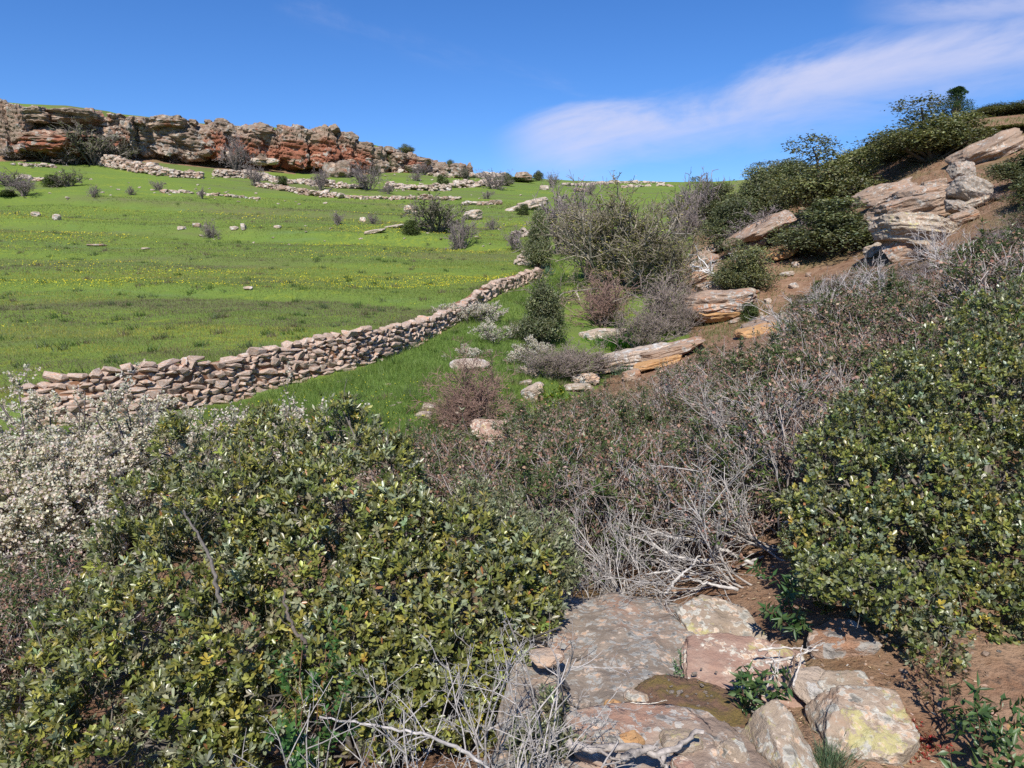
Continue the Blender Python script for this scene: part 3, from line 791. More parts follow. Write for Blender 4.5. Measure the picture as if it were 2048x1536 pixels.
def finish_bush(root, B, T, mat, single, leafname='leaf'):
    """foliage as one mass, the leaves that show largest as single leaves"""
    pos, L, N, l, w, col = B['leaf']
    o0 = np.array(root.location)
    px, py = proj(pos)
    dist = np.linalg.norm(pos - EYE, axis=1)
    vis = (px > 4) & (px < 2044) & (py > 0) & (py < 1530)
    order = np.argsort(np.where(vis, dist - (N * nrm(EYE - pos)).sum(1) * 0.25, 1e9))
    pick = order[:single]
    rest = np.ones(len(pos), bool); rest[pick] = False
    nearer = rest & (dist < np.quantile(dist, 0.32)); farther = rest & ~nearer
    pp_ = []
    for sel, TT in ((nearer, T_OV4), (farther, T_WIDE)):
        v, f, k = place(TT, pos[sel] - o0, L[sel], N[sel], l[sel], w[sel]); pp_.append(dict(v=v, f=f, col=rep(col[sel], k)))
    fo = link('foliage', mk_mesh('foliage', pp_, [mat], True), root)
    fo['kind'] = 'stuff'
    B['twig_'], B['limb_'] = shift(B['twig'], o0), shift(B['limb'], o0)
    link('twigs', mk_mesh('twigs', B['twig_'], [M['bark']], True), root)['kind'] = 'stuff'
    link('branches', mk_mesh('branches', B['limb_'], [M['bark']], True), root)
    if single:
        shades = [mk_mesh('leaf', [dict(v=T[0], f=T[1], col=c)], [mat], True) for c in np.quantile(col[pick], [0.1, 0.25, 0.4, 0.55, 0.7, 0.85], axis=0)]
        lum = col[pick].sum(1); q = np.argsort(np.argsort(lum)) * 6 // len(pick)
        for i, ix in enumerate(pick):
            o = link(leafname, shades[int(q[i])], root)
            Lv = L[ix]; Nv = N[ix] - (N[ix] @ Lv) * Lv; Nv = Nv / np.linalg.norm(Nv); S = np.cross(Lv, Nv)
            mt = Matrix(((S[0] * w[ix], Lv[0] * l[ix], Nv[0] * l[ix], pos[ix][0] - o0[0]), (S[1] * w[ix], Lv[1] * l[ix], Nv[1] * l[ix], pos[ix][1] - o0[1]),
                         (S[2] * w[ix], Lv[2] * l[ix], Nv[2] * l[ix], pos[ix][2] - o0[2]), (0, 0, 0, 1)))
            o.matrix_basis = mt
def shift(parts, o):
    return [dict(p, v=np.asarray(p['v']) - o) for p in parts]

# ---- unit plants (about 1 wide, 1 tall) that are copied
def unit_tree(seed, nleaf=11000, size=0.036, cols=None, wts=None, spread=0.34, nclump=17, low=0.10, conic=False, gap=0.30, trunk_r=0.035):
    rng = np.random.default_rng(seed)
    cols = cols or [(0.075, 0.090, 0.040), (0.112, 0.126, 0.054), (0.160, 0.168, 0.074), (0.140, 0.155, 0.100)]
    wts = wts or [4, 5, 3, 2]
    cc, rr = [], []
    if conic:
        for i in range(nclump):
            h = rng.uniform(0.0, 1.0); a = i * 2.4; r = spread * (1.05 - h) * (0.3 + 0.9 * math.sqrt(rng.random())); s = rng.uniform(0.12, 0.18) * (1.1 - 0.6 * h)
            cc.append((cos(a) * r, sin(a) * r, low + 0.06 + h * (0.84 - low))); rr.append((s * 1.1, s * 1.1, s))
    else:
        nl = 8                                        # limbs of unequal reach, each carrying a chain of clumps
        for j in range(nl):
            az = j * 2.4 + rng.uniform(-0.5, 0.5); tl = rng.uniform(0.05, 1.25) if j else 0.05
            reach = rng.uniform(0.72, 1.02)
            tipv = np.array([cos(az) * sin(tl) * 0.46, sin(az) * sin(tl) * 0.46, 0.22 + 0.70 * cos(tl)]) * reach
            for q in range(max(2, nclump // nl)):
                t = rng.uniform(0.35, 0.95); s = rng.uniform(0.13, 0.215) * (1.15 - 0.35 * t)
                c = tipv * t + rng.normal(size=3) * 0.055; c[2] = max(c[2], low + 0.10)
                cc.append(tuple(c)); rr.append((s * 1.2, s * 1.2, s * rng.uniform(0.8, 1.2)))
        for j in range(7):                            # skirt
            az = j * 0.9 + rng.uniform(-0.3, 0.3); r = rng.uniform(0.15, 0.36); s = rng.uniform(0.14, 0.20)
            cc.append((cos(az) * r, sin(az) * r, low + rng.uniform(0.08, 0.24))); rr.append((s * 1.2, s * 1.2, s))
    cc, rr = np.array(cc), np.array(rr)
    N = int(nleaf * 1.9)
    k = rng.integers(0, len(cc), N)
    d = nrm(rng.normal(size=(N, 3)) + np.array([0, 0, 0.25]))
    rad = rng.uniform(0.1, 1, N) ** 0.38 * (1 + 0.30 * fbm(d * 3.0 + k[:, None] * 5.1, 3, seed) * 1.3)
    rad = np.where(rng.random(N) < 0.09, rad * rng.uniform(1.1, 1.45, N), rad)
    p = cc[k] + d * rr[k] * rad[:, None]
    ok = (vnoise(p * 14, seed) * 0.6 + vnoise(p * 30, seed + 5) * 0.4) > gap
    p, d, k = p[ok][:nleaf], d[ok][:nleaf], k[ok][:nleaf]
    L = nrm(d * 0.5 + rng.normal(size=d.shape) * 0.8)
    Nn = nrm(d * 0.8 + np.array([0, 0, 0.7]) + rng.normal(size=d.shape) * 0.6)
    l = size * rng.uniform(0.6, 1.2, len(p)); w = l * rng.uniform(0.45, 0.65, len(p))
    ctint = rng.normal(1, 0.24, (len(cc), 1))[k] * (1 + 0.45 * fbm(p * 6, 2, seed + 3))[:, None]
    col = np.clip(palette(rng, len(p), cols, wts, 0.2) * ctint, 0.004, 0.5)
    v, f, kk = place(T_KITE, p, L, Nn, l, w)
    crown = mk_mesh('crown', [dict(v=v, f=f, col=rep(col, kk))], [M['far_leaf']], False)
    lim = limb_system(rng, np.array([0, 0, -0.04]), cc, 0, 7, 0.02)
    tv, tf = tubes(lim, np.full(len(cc), trunk_r * 0.7), np.full(len(cc), trunk_r * 0.15), 5)
    tr = limb_system(rng, np.array([0, 0, -0.06]), np.array([[0.02, 0.01, 0.5]]), 0, 6, 0.02)
    t2, f2 = tubes(tr, np.array([trunk_r]), np.array([trunk_r * 0.5]), 7)
    trunk = mk_mesh('trunk', [dict(v=t2, f=f2, col=(0.13, 0.11, 0.09)), dict(v=tv, f=tf, col=(0.13, 0.11, 0.09))], [M['bark']], True)
    return [('crown', crown), ('trunk', trunk)]

def unit_bare(seed, stems=14, fan=0.55, lv=(5, 4, 3), thick=0.016, col=(0.15, 0.125, 0.115), tipcol=(0.20, 0.165, 0.155), leaves=0, leafcol=((0.16, 0.20, 0.04),), leafsize=0.014, wob=0.20, up=0.03, tip=0.0014, inner=0.85, S=3):
    rng = np.random.default_rng(seed)
    a = rng.uniform(0, 2 * pi, stems); tl = np.abs(rng.normal(0, fan, stems))
    d = np.stack([np.cos(a) * np.sin(tl), np.sin(a) * np.sin(tl), np.cos(tl)], 1)
    p = np.stack([np.cos(a) * 0.05, np.sin(a) * 0.05, np.full(stems, -0.03)], 1) * rng.uniform(0.2, 1.4, (stems, 1)); p[:, 2] = -0.03
    L = rng.uniform(0.45, 0.75, stems); r = thick * rng.uniform(0.6, 1.1, stems)
    parts = []; allp = None; lp = []
    for li, n in enumerate((None,) + tuple(lv)):
        if n is not None:
            p, d, L, r = kids(rng, allp, L, r, n, 0.62 if li < 3 else 0.8, (0.32, 0.62), 0.18, 0.55)
        K = (7, 5, 4, 3, 3)[li]
        allp = run(rng, p, d, L, K, wob * (0.7 if li == 0 else 1.0), up)
        r = np.maximum(r, tip)
        v, f = tubes(allp, r, np.maximum(r * 0.5, tip * 0.7), 5 if li == 0 else S)
        f_ = li / max(1, len(lv))
        c = np.array(col) * (1 - f_) + np.array(tipcol) * f_
        cv = np.clip(np.repeat(c[None] * rng.normal(1, 0.22, (len(allp), 1)), v.shape[0] // len(allp), 0), 0.01, 0.8)
        parts.append(dict(v=v, f=f, col=cv))
        lp.append(allp)
    # scale to about one wide and one tall
    allv = np.concatenate([q['v'] for q in parts])
    lo, hi = np.quantile(allv, 0.01, 0), np.quantile(allv, 0.99, 0)
    sxy = 1.0 / max(hi[0] - lo[0], hi[1] - lo[1]); sz = 1.0 / hi[2]
    S3 = np.array([sxy, sxy, sz])
    for q in parts: q['v'] = q['v'] * S3
    out = [('branches', mk_mesh('branches', parts[:2], [M['bark']], True)), ('twigs', mk_mesh('twigs', parts[2:], [M['bark']], True))]
    if leaves:
        tp = np.concatenate([lp[-1].reshape(-1, 3), lp[-2][:, 1:].reshape(-1, 3)]) * S3
        ix = rng.integers(0, len(tp), leaves)
        pos = tp[ix] + rng.normal(size=(leaves, 3)) * 0.006
        Ld = nrm(rng.normal(size=(leaves, 3)) + np.array([0, 0, 0.3])); Nn = nrm(rng.normal(size=(leaves, 3)) * 0.7 + np.array([0, -0.3, 0.8]))
        l = leafsize * rng.uniform(0.6, 1.3, leaves)
        v, f, k = place(T_KITE, pos, Ld, Nn, l, l * 0.6)
        out.append(('leaves', mk_mesh('leaves', [dict(v=v, f=f, col=rep(palette(rng, leaves, list(leafcol), [1] * len(leafcol)), k))], [M['far_leaf']], False)))
    return out

def unit_cistus(seed, stems=70, green=0.55, nleaf=2600, brown=1100, ln=0.066, bleached=0.0):
    """upright brittle stems, narrow dark leaves and dry brown seed heads at the tips"""
    rng = np.random.default_rng(seed)
    a = rng.uniform(0, 2 * pi, stems); tl = np.abs(rng.normal(0, 0.40, stems))
    d = np.stack([np.cos(a) * np.sin(tl), np.sin(a) * np.sin(tl), np.cos(tl)], 1)
    rr_ = np.sqrt(rng.random(stems)) * 0.26
    p = np.stack([np.cos(a) * rr_, np.sin(a) * rr_, np.full(stems, -0.05)], 1)
    L = rng.uniform(0.55, 0.90, stems); r = 0.009 * rng.uniform(0.6, 1.1, stems)
    main = run(rng, p, d, L, 6, 0.13, 0.05)
    parts = []
    def colr(n, k):
        base = np.where(rng.random((n, 1)) < 0.35 + bleached, np.array([[0.42, 0.37, 0.345]]), np.array([[0.235, 0.165, 0.135]]))
        return np.repeat(np.clip(base * rng.normal(1, 0.2, (n, 1)), 0.02, 0.8), k, 0)
    v, f = tubes(main, r, r * 0.5, 4); parts.append(dict(v=v, f=f, col=colr(stems, 24)))
    p2, d2, L2, r2 = kids(rng, main, L, r, 5, 0.45, (0.25, 0.5), 0.35, 0.55)
    b = run(rng, p2, d2, L2, 4, 0.16, 0.08); r2 = np.maximum(r2, 0.0022)
    v, f = tubes(b, r2, r2 * 0.6, 3); parts.append(dict(v=v, f=f, col=colr(len(b), 12)))
    p3, d3, L3, r3 = kids(rng, b, L2, r2, 3, 0.5, (0.3, 0.6), 0.3, 0.6)
    c = run(rng, p3, d3, L3, 3, 0.16, 0.08); r3 = np.maximum(r3, 0.0017)
    v, f = tubes(c, r3, r3 * 0.7, 3); parts.append(dict(v=v, f=f, col=colr(len(c), 9)))
    stem = mk_mesh('stems', parts, [M['bark']], True)
    tips = np.concatenate([c[:, -1], c[:, 1], b[:, -1]]); td = nrm(np.concatenate([c[:, -1] - c[:, -2], c[:, 1] - c[:, 0], b[:, -1] - b[:, -2]]))
    w_ = np.clip(tips[:, 2], 0.05, None) ** 1.5
    g = vnoise(tips * 4.0 + seed, seed)
    wg = w_ * np.clip(g - 0.22, 0.02, 1)
    ix = rng.choice(len(tips), nleaf // 5, p=wg / wg.sum())
    pos, Ld, Nn, l, w, par = rosettes(rng, tips[ix], nrm(td[ix] + np.array([0, 0, 0.3])), 5, ln, ln * 0.24, 0.4, 1.3, ln * 0.8)
    col = palette(rng, len(pos), [(0.055, 0.088, 0.026), (0.085, 0.122, 0.034), (0.12, 0.135, 0.05), (0.15, 0.105, 0.06)], [4, 4, 2, 1])
    v, f, k = place(T_LANCE, pos, Ld, Nn, l, w)
    lf = mk_mesh('leaves', [dict(v=v, f=f, col=rep(col, k))], [M['cistus_leaf']], False)
    ix = rng.choice(len(tips), brown, p=w_ / w_.sum())
    pos = tips[ix] + rng.normal(size=(brown, 3)) * 0.014
    Ld = nrm(rng.normal(size=(brown, 3)) + np.array([0, 0, 0.5])); Nn = nrm(rng.normal(size=(brown, 3)))
    l = rng.uniform(0.016, 0.038, brown)
    v, f, k = place(T_KITE, pos, Ld, Nn, l, l * 0.75)
    sh = mk_mesh('seed_heads', [dict(v=v, f=f, col=rep(palette(rng, brown, [(0.165, 0.090, 0.062), (0.23, 0.145, 0.105), (0.30, 0.215, 0.165)], [3, 3, 1.5]), k))], [M['dry']], False)
    return [('stems', stem), ('leaves', lf), ('seed_heads', sh)]

def plant(name, meshes, loc, scale, rz, label, cat, group=None, sink=0.0):
    e = empty(name, np.array(loc) - np.array([0, 0, sink]), rz, scale)
    for nm, me in meshes: link(nm, me, e)
    return tag(e, label, cat, group)

# ------------------------------------------------------------------ the sandstone cliff on the skyline
rg = np.random.default_rng(11)
def cliff_y(px):
    return float(np.interp(px, [c[0] for c in CLIFF_PX], [c[2] for c in CLIFF_PX]))
cliff = empty('sandstone_cliff', P(430, 312, cliff_y(430)))
tag(cliff, 'long sandstone cliff with red faces and grey lichened caps along the left skyline', 'cliff')
cl0 = np.array(cliff.location)
def block(px, pb, pt, w, kind, seed, sub=4, dy=0.0, over=0.0, deep=0.9, dip=(0.10, 0.0), nm='rock_block', cube=0.74, strata=0.16):
    Y = cliff_y(px) + dy
    b, t = P(px, pb + 3, Y), P(px, pt, Y)
    W = w / FOC * Y * 1.12; H = (t[2] - b[2]); D = max(W * deep, H * 0.6)
    me = rock_mesh(nm, M['rock_cap'] if kind == 'cap' else M['rock_cliff'] if kind == 'red' else M['rock_pale'], seed, (W, D, H * 1.04), sub=sub, cube=cube, cuts=12, amp=0.30, strata=strata, nlay=max(3, int(H / 0.9)), dip=dip, overhang=over, rough=0.10, cutlo=0.55)
    o = link(nm, me, cliff, (b[0] - cl0[0], Y + D * 0.35 - cl0[1], (b[2] + t[2]) / 2 - cl0[2]))
    o.rotation_euler = (rg.uniform(-0.05, 0.05), rg.uniform(-0.10, 0.10), rg.uniform(-0.35, 0.35))
    return o
BL = [(8, 290, 197, 46, 'cap', 0), (30, 262, 206, 40, 'cap', -0.5), (60, 240, 214, 70, 'cap', -0.3), (120, 238, 216, 92, 'cap', -0.5), (102, 300, 249, 140, 'red', -1.7), (48, 290, 243, 34, 'red', 0.6),
      (188, 262, 220, 52, 'cap', 0.5), (222, 252, 226, 56, 'cap', 0.8), (222, 300, 254, 46, 'red', -0.5), (252, 292, 244, 34, 'cap', 0), (285, 276, 236, 60, 'cap', 1.0), (330, 290, 233, 70, 'cap', 0.8),
      (372, 300, 240, 62, 'cap', 0.4), (408, 308, 246, 50, 'red', 0), (431, 312, 237, 36, 'red', -0.8), (461, 316, 252, 30, 'red', 0.3), (490, 322, 250, 46, 'red', -0.6), (515, 324, 246, 40, 'red', 0.2), (546, 326, 266, 34, 'red', 0.5),
      (577, 330, 253, 58, 'red', -0.9), (610, 330, 262, 30, 'red', 0.4), (646, 332, 254, 50, 'red', -1.2), (682, 330, 268, 36, 'red', -0.2), (704, 332, 274, 30, 'red', 0.3), (728, 334, 284, 36, 'red', 0), (756, 338, 297, 40, 'cap', 0.2),
      (792, 342, 304, 34, 'cap', 0.3), (818, 342, 305, 26, 'red', 0), (845, 342, 311, 28, 'red', -0.3), (884, 350, 324, 26, 'cap', 0), (918, 354, 327, 26, 'cap', -0.5), (936, 356, 326, 20, 'red', -0.4)]
for i, (px, pb, pt, w, kd, dy) in enumerate(BL):
    if kd == 'cap' and i not in (2, 3): pb += 16
    block(px, pb, pt, w, kd, 100 + i, 5, dy, 0.6 if i in (2, 3) else rg.uniform(0, 0.25), 0.9)
for i, (px, pb, pt, w) in enumerate([(648, 266, 248, 60), (578, 268, 252, 56), (508, 262, 245, 62), (436, 256, 236, 40), (690, 276, 261, 44), (330, 244, 231, 60), (620, 272, 258, 40), (460, 268, 250, 34), (800, 314, 303, 40)]):
    block(px, pb + 10, pt, w, 'cap', 160 + i, 4, -0.2, 0.1, 0.9, (0.2, 0), 'cap_rock', 0.5, 0.10)
for i in range(44):
    px = -110 + i * 22.5 + rg.uniform(-6, 6)
    tp = float(np.interp(px, [-110, 0, 40, 160, 230, 330, 434, 506, 577, 640, 680, 735, 805, 860], [200, 204, 214, 219, 231, 236, 243, 249, 256, 256, 266, 288, 306, 314]))
    bt = float(np.interp(px, [-110, 0, 160, 440, 640, 860], [300, 302, 306, 312, 328, 340]))
    block(px, bt, tp + rg.uniform(0, 12), rg.uniform(26, 44), 'cap' if px < 400 or rg.random() < 0.45 else 'red', 200 + i, 4, 1.4, 0, 1.0)
for i in range(60):       # broken rock along the rim and at the foot
    px = rg.uniform(-20, 880)
    tp = float(np.interp(px, [0, 40, 160, 230, 330, 434, 506, 577, 640, 680, 735, 805, 860], [204, 214, 219, 229, 235, 243, 249, 254, 254, 264, 287, 306, 312]))
    bt = float(np.interp(px, [0, 160, 440, 640, 860], [300, 300, 312, 330, 342]))
    top = rg.random() < 0.6
    y0 = tp + rg.uniform(2, 14) if top else bt + rg.uniform(-6, 8)
    h = rg.uniform(5, 12)
    block(px, y0, y0 - h, h * rg.uniform(1.2, 2.4), 'cap' if top else rg.choice(['pale', 'red', 'cap']), 300 + i, 3, rg.uniform(-0.8, 0.8) if top else rg.uniform(-2.2, -1.0), 0, 1.0, nm='broken_rock')

# ------------------------------------------------------------------ single rocks
def ground_y(px, py):
    return ground_at(px, py)
def boulder(name, px, py, w, h, mat, seed, label, cat='rock', tilt=0.0, deep=0.8, sub=4, pitch=0.0, rz=0.0, group=None, base=None, cube=0.6, strata=0.035, nlay=3, lift=0.0, amp=0.22, cuts=8, thick=None, flat=0.0):
    g = ground_at(px, base if base is not None else py + h * 0.42)
    Y = g[1]
    c = P(px, py, Y)
    W = w / FOC * Y; H = (thick if thick is not None else h) / FOC * Y
    me = rock_mesh(name, M[mat], seed, (W, max(W * deep, H), H), sub=sub, cube=cube, cuts=cuts, amp=amp, strata=strata, nlay=nlay, dip=(0.05, 0.0), rough=0.05, flat_top=flat)
    o = link(name, me, None, (c[0], Y + W * deep * 0.25, c[2] + lift - H * 0.06))
    o.rotation_euler = (radians(pitch), -radians(tilt), radians(rz))
    return tag(o, label, cat, group)
boulder('fallen_boulder', 662, 340, 34, 34, 'rock_cap', 401, 'pale rounded boulder fallen below the tallest red cliff pillar', 'boulder', base=354, cube=0.3)
boulder('fallen_boulder', 686, 338, 30, 38, 'rock_cap', 402, 'tall pale boulder split from its twin below the tallest red cliff pillar', 'boulder', base=355, cube=0.35)
boulder('fallen_boulder', 728, 333, 26, 26, 'rock_cap', 403, 'small round boulder between the twin boulders and the dark green cliff bush', 'boulder', base=346, cube=0.3)
boulder('hilltop_rock', 1047, 352, 34, 20, 'rock_cap', 404, 'pinkish rock mound on the far crest beside the round lone tree', 'rock', base=362)
# outcrop on the right-hand slope
boulder('outcrop_slab', 1792, 382, 120, 40, 'rock_mid', 410, 'long pale slab at the upper end of the outcrop below the dark oaks', 'rock', 16, 0.9, 5, base=412, strata=0.04, nlay=3)
boulder('outcrop_slab', 1868, 384, 120, 34, 'rock_mid', 411, 'pale slab lying across the top of the outcrop beside grey boulders', 'rock', 10, 0.9, 5, base=414, strata=0.04, nlay=4)
boulder('outcrop_slab', 1838, 420, 170, 62, 'rock_mid', 412, 'broad sloping sandstone slab in the middle of the outcrop', 'rock', 15, 0.8, 5, base=452, strata=0.04, nlay=4)
boulder('outcrop_slab', 1862, 458, 175, 58, 'rock_yellow', 413, 'lowest broad slab of the outcrop patched with yellow lichen', 'rock', -6, 0.8, 5, base=488, strata=0.04, nlay=4)
boulder('outcrop_slab', 1812, 492, 84, 50, 'rock_mid', 414, 'pinkish rock face below the yellow lichened slab of the outcrop', 'rock', 20, 0.7, 4, base=512, strata=0.04)
boulder('grey_boulder', 1930, 338, 44, 36, 'rock_slab', 415, 'upright grey boulder standing on the outcrop', 'boulder', 5, 0.9, 4, base=362)
boulder('grey_boulder', 1952, 378, 74, 44, 'rock_slab', 416, 'grey boulder leaning over a dark hollow beside the outcrop', 'boulder', -24, 0.9, 4, base=412)
boulder('grey_boulder', 1925, 412, 56, 26, 'rock_slab', 417, 'grey wedge of rock under the leaning boulder', 'boulder', -12, 0.9, 4, base=430)
boulder('outcrop_slab', 1990, 296, 130, 44, 'rock_mid', 418, 'pinkish slab rising to the skyline at the right edge', 'rock', 24, 0.8, 4, base=318, strata=0.04)
boulder('overhang_slab', 1532, 460, 150, 26, 'rock_mid', 419, 'tilted sandstone slab jutting over a black hollow beside the oaks', 'rock', 27, 0.85, 4, base=500, strata=0.04, lift=0.12)
boulder('overhang_slab', 1504, 488, 84, 28, 'rock_mid', 420, 'short slab under the left end of the jutting overhang', 'rock', 22, 0.8, 4, base=506, strata=0.04)
boulder('ledge_slab', 1570, 508, 60, 18, 'rock_ochre', 421, 'orange ledge at the foot of the black hollow', 'rock', 16, 0.8, 4, base=520)
for i, (px, py, w, h, t, lb) in enumerate([(1394, 524, 96, 26, 26, 'upper of two thin tilted slabs beside the leafless hawthorn'), (1402, 550, 110, 24, 22, 'lower of two thin tilted slabs beside the leafless hawthorn'),
        (1424, 498, 76, 20, 28, 'narrow tilted slab under the small oak above the hawthorn'), (1452, 568, 110, 22, 8, 'flat slab behind the bleached dead branch')]):
    boulder('ledge_slab', px, py, w, h, 'rock_mid', 425 + i, lb, 'rock', t, 0.8, 4, base=py + 12, strata=0.04, nlay=3)
boulder('rock_platform', 1448, 604, 150, 44, 'rock_mid', 430, 'stepped sandstone platform below the bleached dead branch', 'rock', 6, 0.9, 5, base=640, strata=0.04, nlay=4, cube=0.75)
boulder('rock_platform', 1440, 628, 110, 30, 'rock_ochre', 431, 'orange foot of the stepped sandstone platform', 'rock', 6, 0.7, 4, base=645, strata=0.04, nlay=4)
boulder('platform_block', 1500, 586, 32, 22, 'rock_yellow', 432, 'square lichened block on the right end of the stepped platform', 'rock', 4, 0.9, 3, base=600)
boulder('platform_block', 1474, 588, 26, 18, 'rock_yellow', 433, 'small lichened block next to the square block on the platform', 'rock', -4, 0.9, 3, base=600)
boulder('ledge_slab', 1552, 642, 120, 18, 'rock_mid', 434, 'thin tilted ledge beside the thicket right of the stepped platform', 'rock', 18, 0.8, 4, base=655)
boulder('ledge_slab', 1528, 662, 100, 18, 'rock_ochre', 435, 'low orange ledge beneath the thin tilted ledge in the thicket', 'rock', 10, 0.8, 4, base=668)
boulder('stream_slab', 1274, 714, 170, 34, 'rock_pale', 436, 'long grey slab slanting up beside the green rushes', 'rock', 13, 0.5, 5, base=738, strata=0.04, nlay=4)
boulder('stream_slab', 1344, 702, 150, 26, 'rock_mid', 437, 'upper slanting slab behind the long grey slab', 'rock', 15, 0.5, 5, base=722, strata=0.04, nlay=4)
boulder('stream_slab', 1318, 726, 100, 16, 'rock_ochre', 438, 'orange lower slab at the foot of the slanting slabs', 'rock', 14, 0.5, 4, base=738, strata=0.04, nlay=3)
boulder('flat_rock', 1208, 668, 100, 20, 'rock_pale', 439, 'pale flat rock behind the patch of bright grass', 'rock', 5, 0.6, 4, base=680, strata=0.04)
boulder('flat_rock', 1172, 758, 58, 22, 'rock_pale', 440, 'pale lichened rock beside the pool below the slanting slabs', 'rock', 2, 0.7, 4, base=768)
boulder('flat_rock', 1156, 776, 66, 14, 'rock_yellow', 441, 'yellowish flat rock beneath the pale lichened pool rock', 'rock', 3, 0.7, 4, base=784)
boulder('flat_rock', 1264, 751, 38, 24, 'rock_mid', 442, 'angular pinkish rock beside blue-green leaves at the slab foot', 'rock', 12, 0.8, 4, base=762)
boulder('dome_rock', 938, 730, 84, 26, 'rock_pale', 443, 'low domed grey rock in the grass behind the bare thorn bush', 'rock', 0, 0.8, 4, base=742, cube=0.15, strata=0, amp=0.06)
boulder('tilted_boulder', 1066, 782, 50, 24, 'rock_pale', 444, 'tilted grey boulder lying on grass beside yellow flowers', 'boulder', 28, 0.7, 4, base=800, strata=0.04)
boulder('tilted_boulder', 1068, 800, 40, 14, 'rock_mid', 445, 'brown stone propping the tilted grey boulder', 'boulder', 18, 0.7, 4, base=806)
boulder('meadow_stone', 1060, 745, 44, 14, 'rock_pale', 446, 'small pale stones above the tilted grey boulder', 'rock', -20, 0.6, 3, base=752)
boulder('meadow_stone', 1050, 766, 30, 10, 'rock_mid', 447, 'flat reddish stone just above the tilted grey boulder', 'rock', 16, 0.6, 3, base=770)
boulder('thicket_boulder', 984, 866, 92, 50, 'rock_pink', 448, 'pinkish grey boulder under the bare thorn bush at the thicket edge', 'boulder', -6, 0.8, 5, base=892, strata=0.06)
boulder('thicket_boulder', 1020, 852, 36, 24, 'rock_yellow', 449, 'thin lichened stone leaning behind the boulder at the thicket edge', 'boulder', -34, 0.6, 4, base=872)
boulder('meadow_stone', 856, 814, 32, 12, 'rock_pale', 450, 'upper of two flat pale stones in bare red earth of the meadow', 'rock', 0, 0.9, 3, base=818, strata=0, flat=0.6)
boulder('meadow_stone', 846, 829, 36, 13, 'rock_pale', 451, 'lower of two flat pale stones in bare red earth of the meadow', 'rock', 0, 0.9, 3, base=833, strata=0, flat=0.6)
# stones of the upper field
boulder('field_slab', 1064, 410, 66, 18, 'rock_pale', 452, 'long slab tilted over a dark gap in the upper field', 'rock', 14, 0.7, 4, base=420, lift=0.15)
boulder('field_slab', 1030, 417, 40, 10, 'rock_pale', 453, 'flat slab just left of the tilted field slab', 'rock', 10, 0.7, 3, base=422)
boulder('field_slab', 946, 430, 38, 18, 'rock_pale', 454, 'grey rock with a dark underside right of the large field bush', 'rock', 6, 0.7, 4, base=440, lift=0.1)
boulder('field_slab', 820, 418, 26, 16, 'rock_pale', 455, 'pale broken rock at the left foot of the large field bush', 'rock', -10, 0.8, 4, base=428)
boulder('field_slab', 748, 462, 44, 7, 'rock_pale', 456, 'low strip of pale rock in the field left of the large bush', 'rock', 12, 0.6, 3, base=465)
boulder('field_slab', 786, 453, 46, 7, 'rock_pale', 457, 'second strip of pale rock behind the first, nearer the large bush', 'rock', 8, 0.6, 3, base=456)
boulder('field_slab', 1090, 375, 22, 10, 'rock_pale', 458, 'pale rounded rock on the far slope below the lone round tree', 'rock', 0, 0.8, 3, base=380)
boulder('field_slab', 1164, 379, 34, 8, 'rock_mid', 459, 'pinkish flat rock among bushes on the far slope', 'rock', -8, 0.8, 3, base=384)
ro_ = np.random.default_rng(63)
for i in range(16):
    px, py = ro_.uniform(1750, 1965), ro_.uniform(370, 500)
    boulder('outcrop_block', px, py, ro_.uniform(26, 60), ro_.uniform(14, 30), ['rock_mid', 'rock_slab', 'rock_yellow'][i % 3], 640 + i, 'broken sandstone block wedged among the slabs of the outcrop', 'rock', ro_.uniform(-5, 28), 0.8, 4, group='broken blocks of the outcrop', base=py + 14, cube=0.8, cuts=10)
for i in range(26):
    px, py = ro_.uniform(1400, 1620), ro_.uniform(500, 660)
    boulder('slope_stone', px, py, ro_.uniform(10, 34), ro_.uniform(6, 14), ['rock_mid', 'rock_pale'][i % 2], 660 + i, 'broken stone lying on the reddish slope around the stepped platform', 'stone', ro_.uniform(0, 25), 0.8, 3, group='broken stones of the slope', base=py + 5, cube=0.8)
FS = [(70, 428, 18, 10, 'leftmost grey boulder of a pair lying in the field'), (112, 434, 15, 13, 'right grey boulder of a pair, beside a dry tuft'), (362, 456, 16, 9, 'rounded grey stone left of the stone cluster in the field'),
      (486, 453, 12, 14, 'upright grey stone standing in the field'), (466, 456, 18, 9, 'low stone pile left of the upright stone'), (392, 450, 16, 9, 'brownish stone pile right of the rounded grey stone'), (554, 453, 15, 7, 'flat pale stone alone in the field right of the upright stone'),
      (495, 576, 18, 7, 'dark flat stone in the middle of the near field'), (290, 497, 18, 4, 'flat pinkish stone in the mid field'), (190, 490, 36, 5, 'low row of reddish stones flush with the mid field'), (725, 439, 12, 10, 'rounded stone near the small bare bushes of the field')]
for i, (px, py, w, h, lb) in enumerate(FS):
    boulder('field_stone', px, py, w, h, 'rock_pale' if i not in (5, 9) else 'rock_mid', 470 + i, lb, 'stone', 0, 0.8, 3, base=py + h * 0.5)
ST = [hull_stone(s) for s in range(700, 716)]
stone_small = [mk_mesh('stone', [dict(v=v, f=f)], [M['rock_pale']]) for v, f in ST]
rs = np.random.default_rng(31)
k = 0
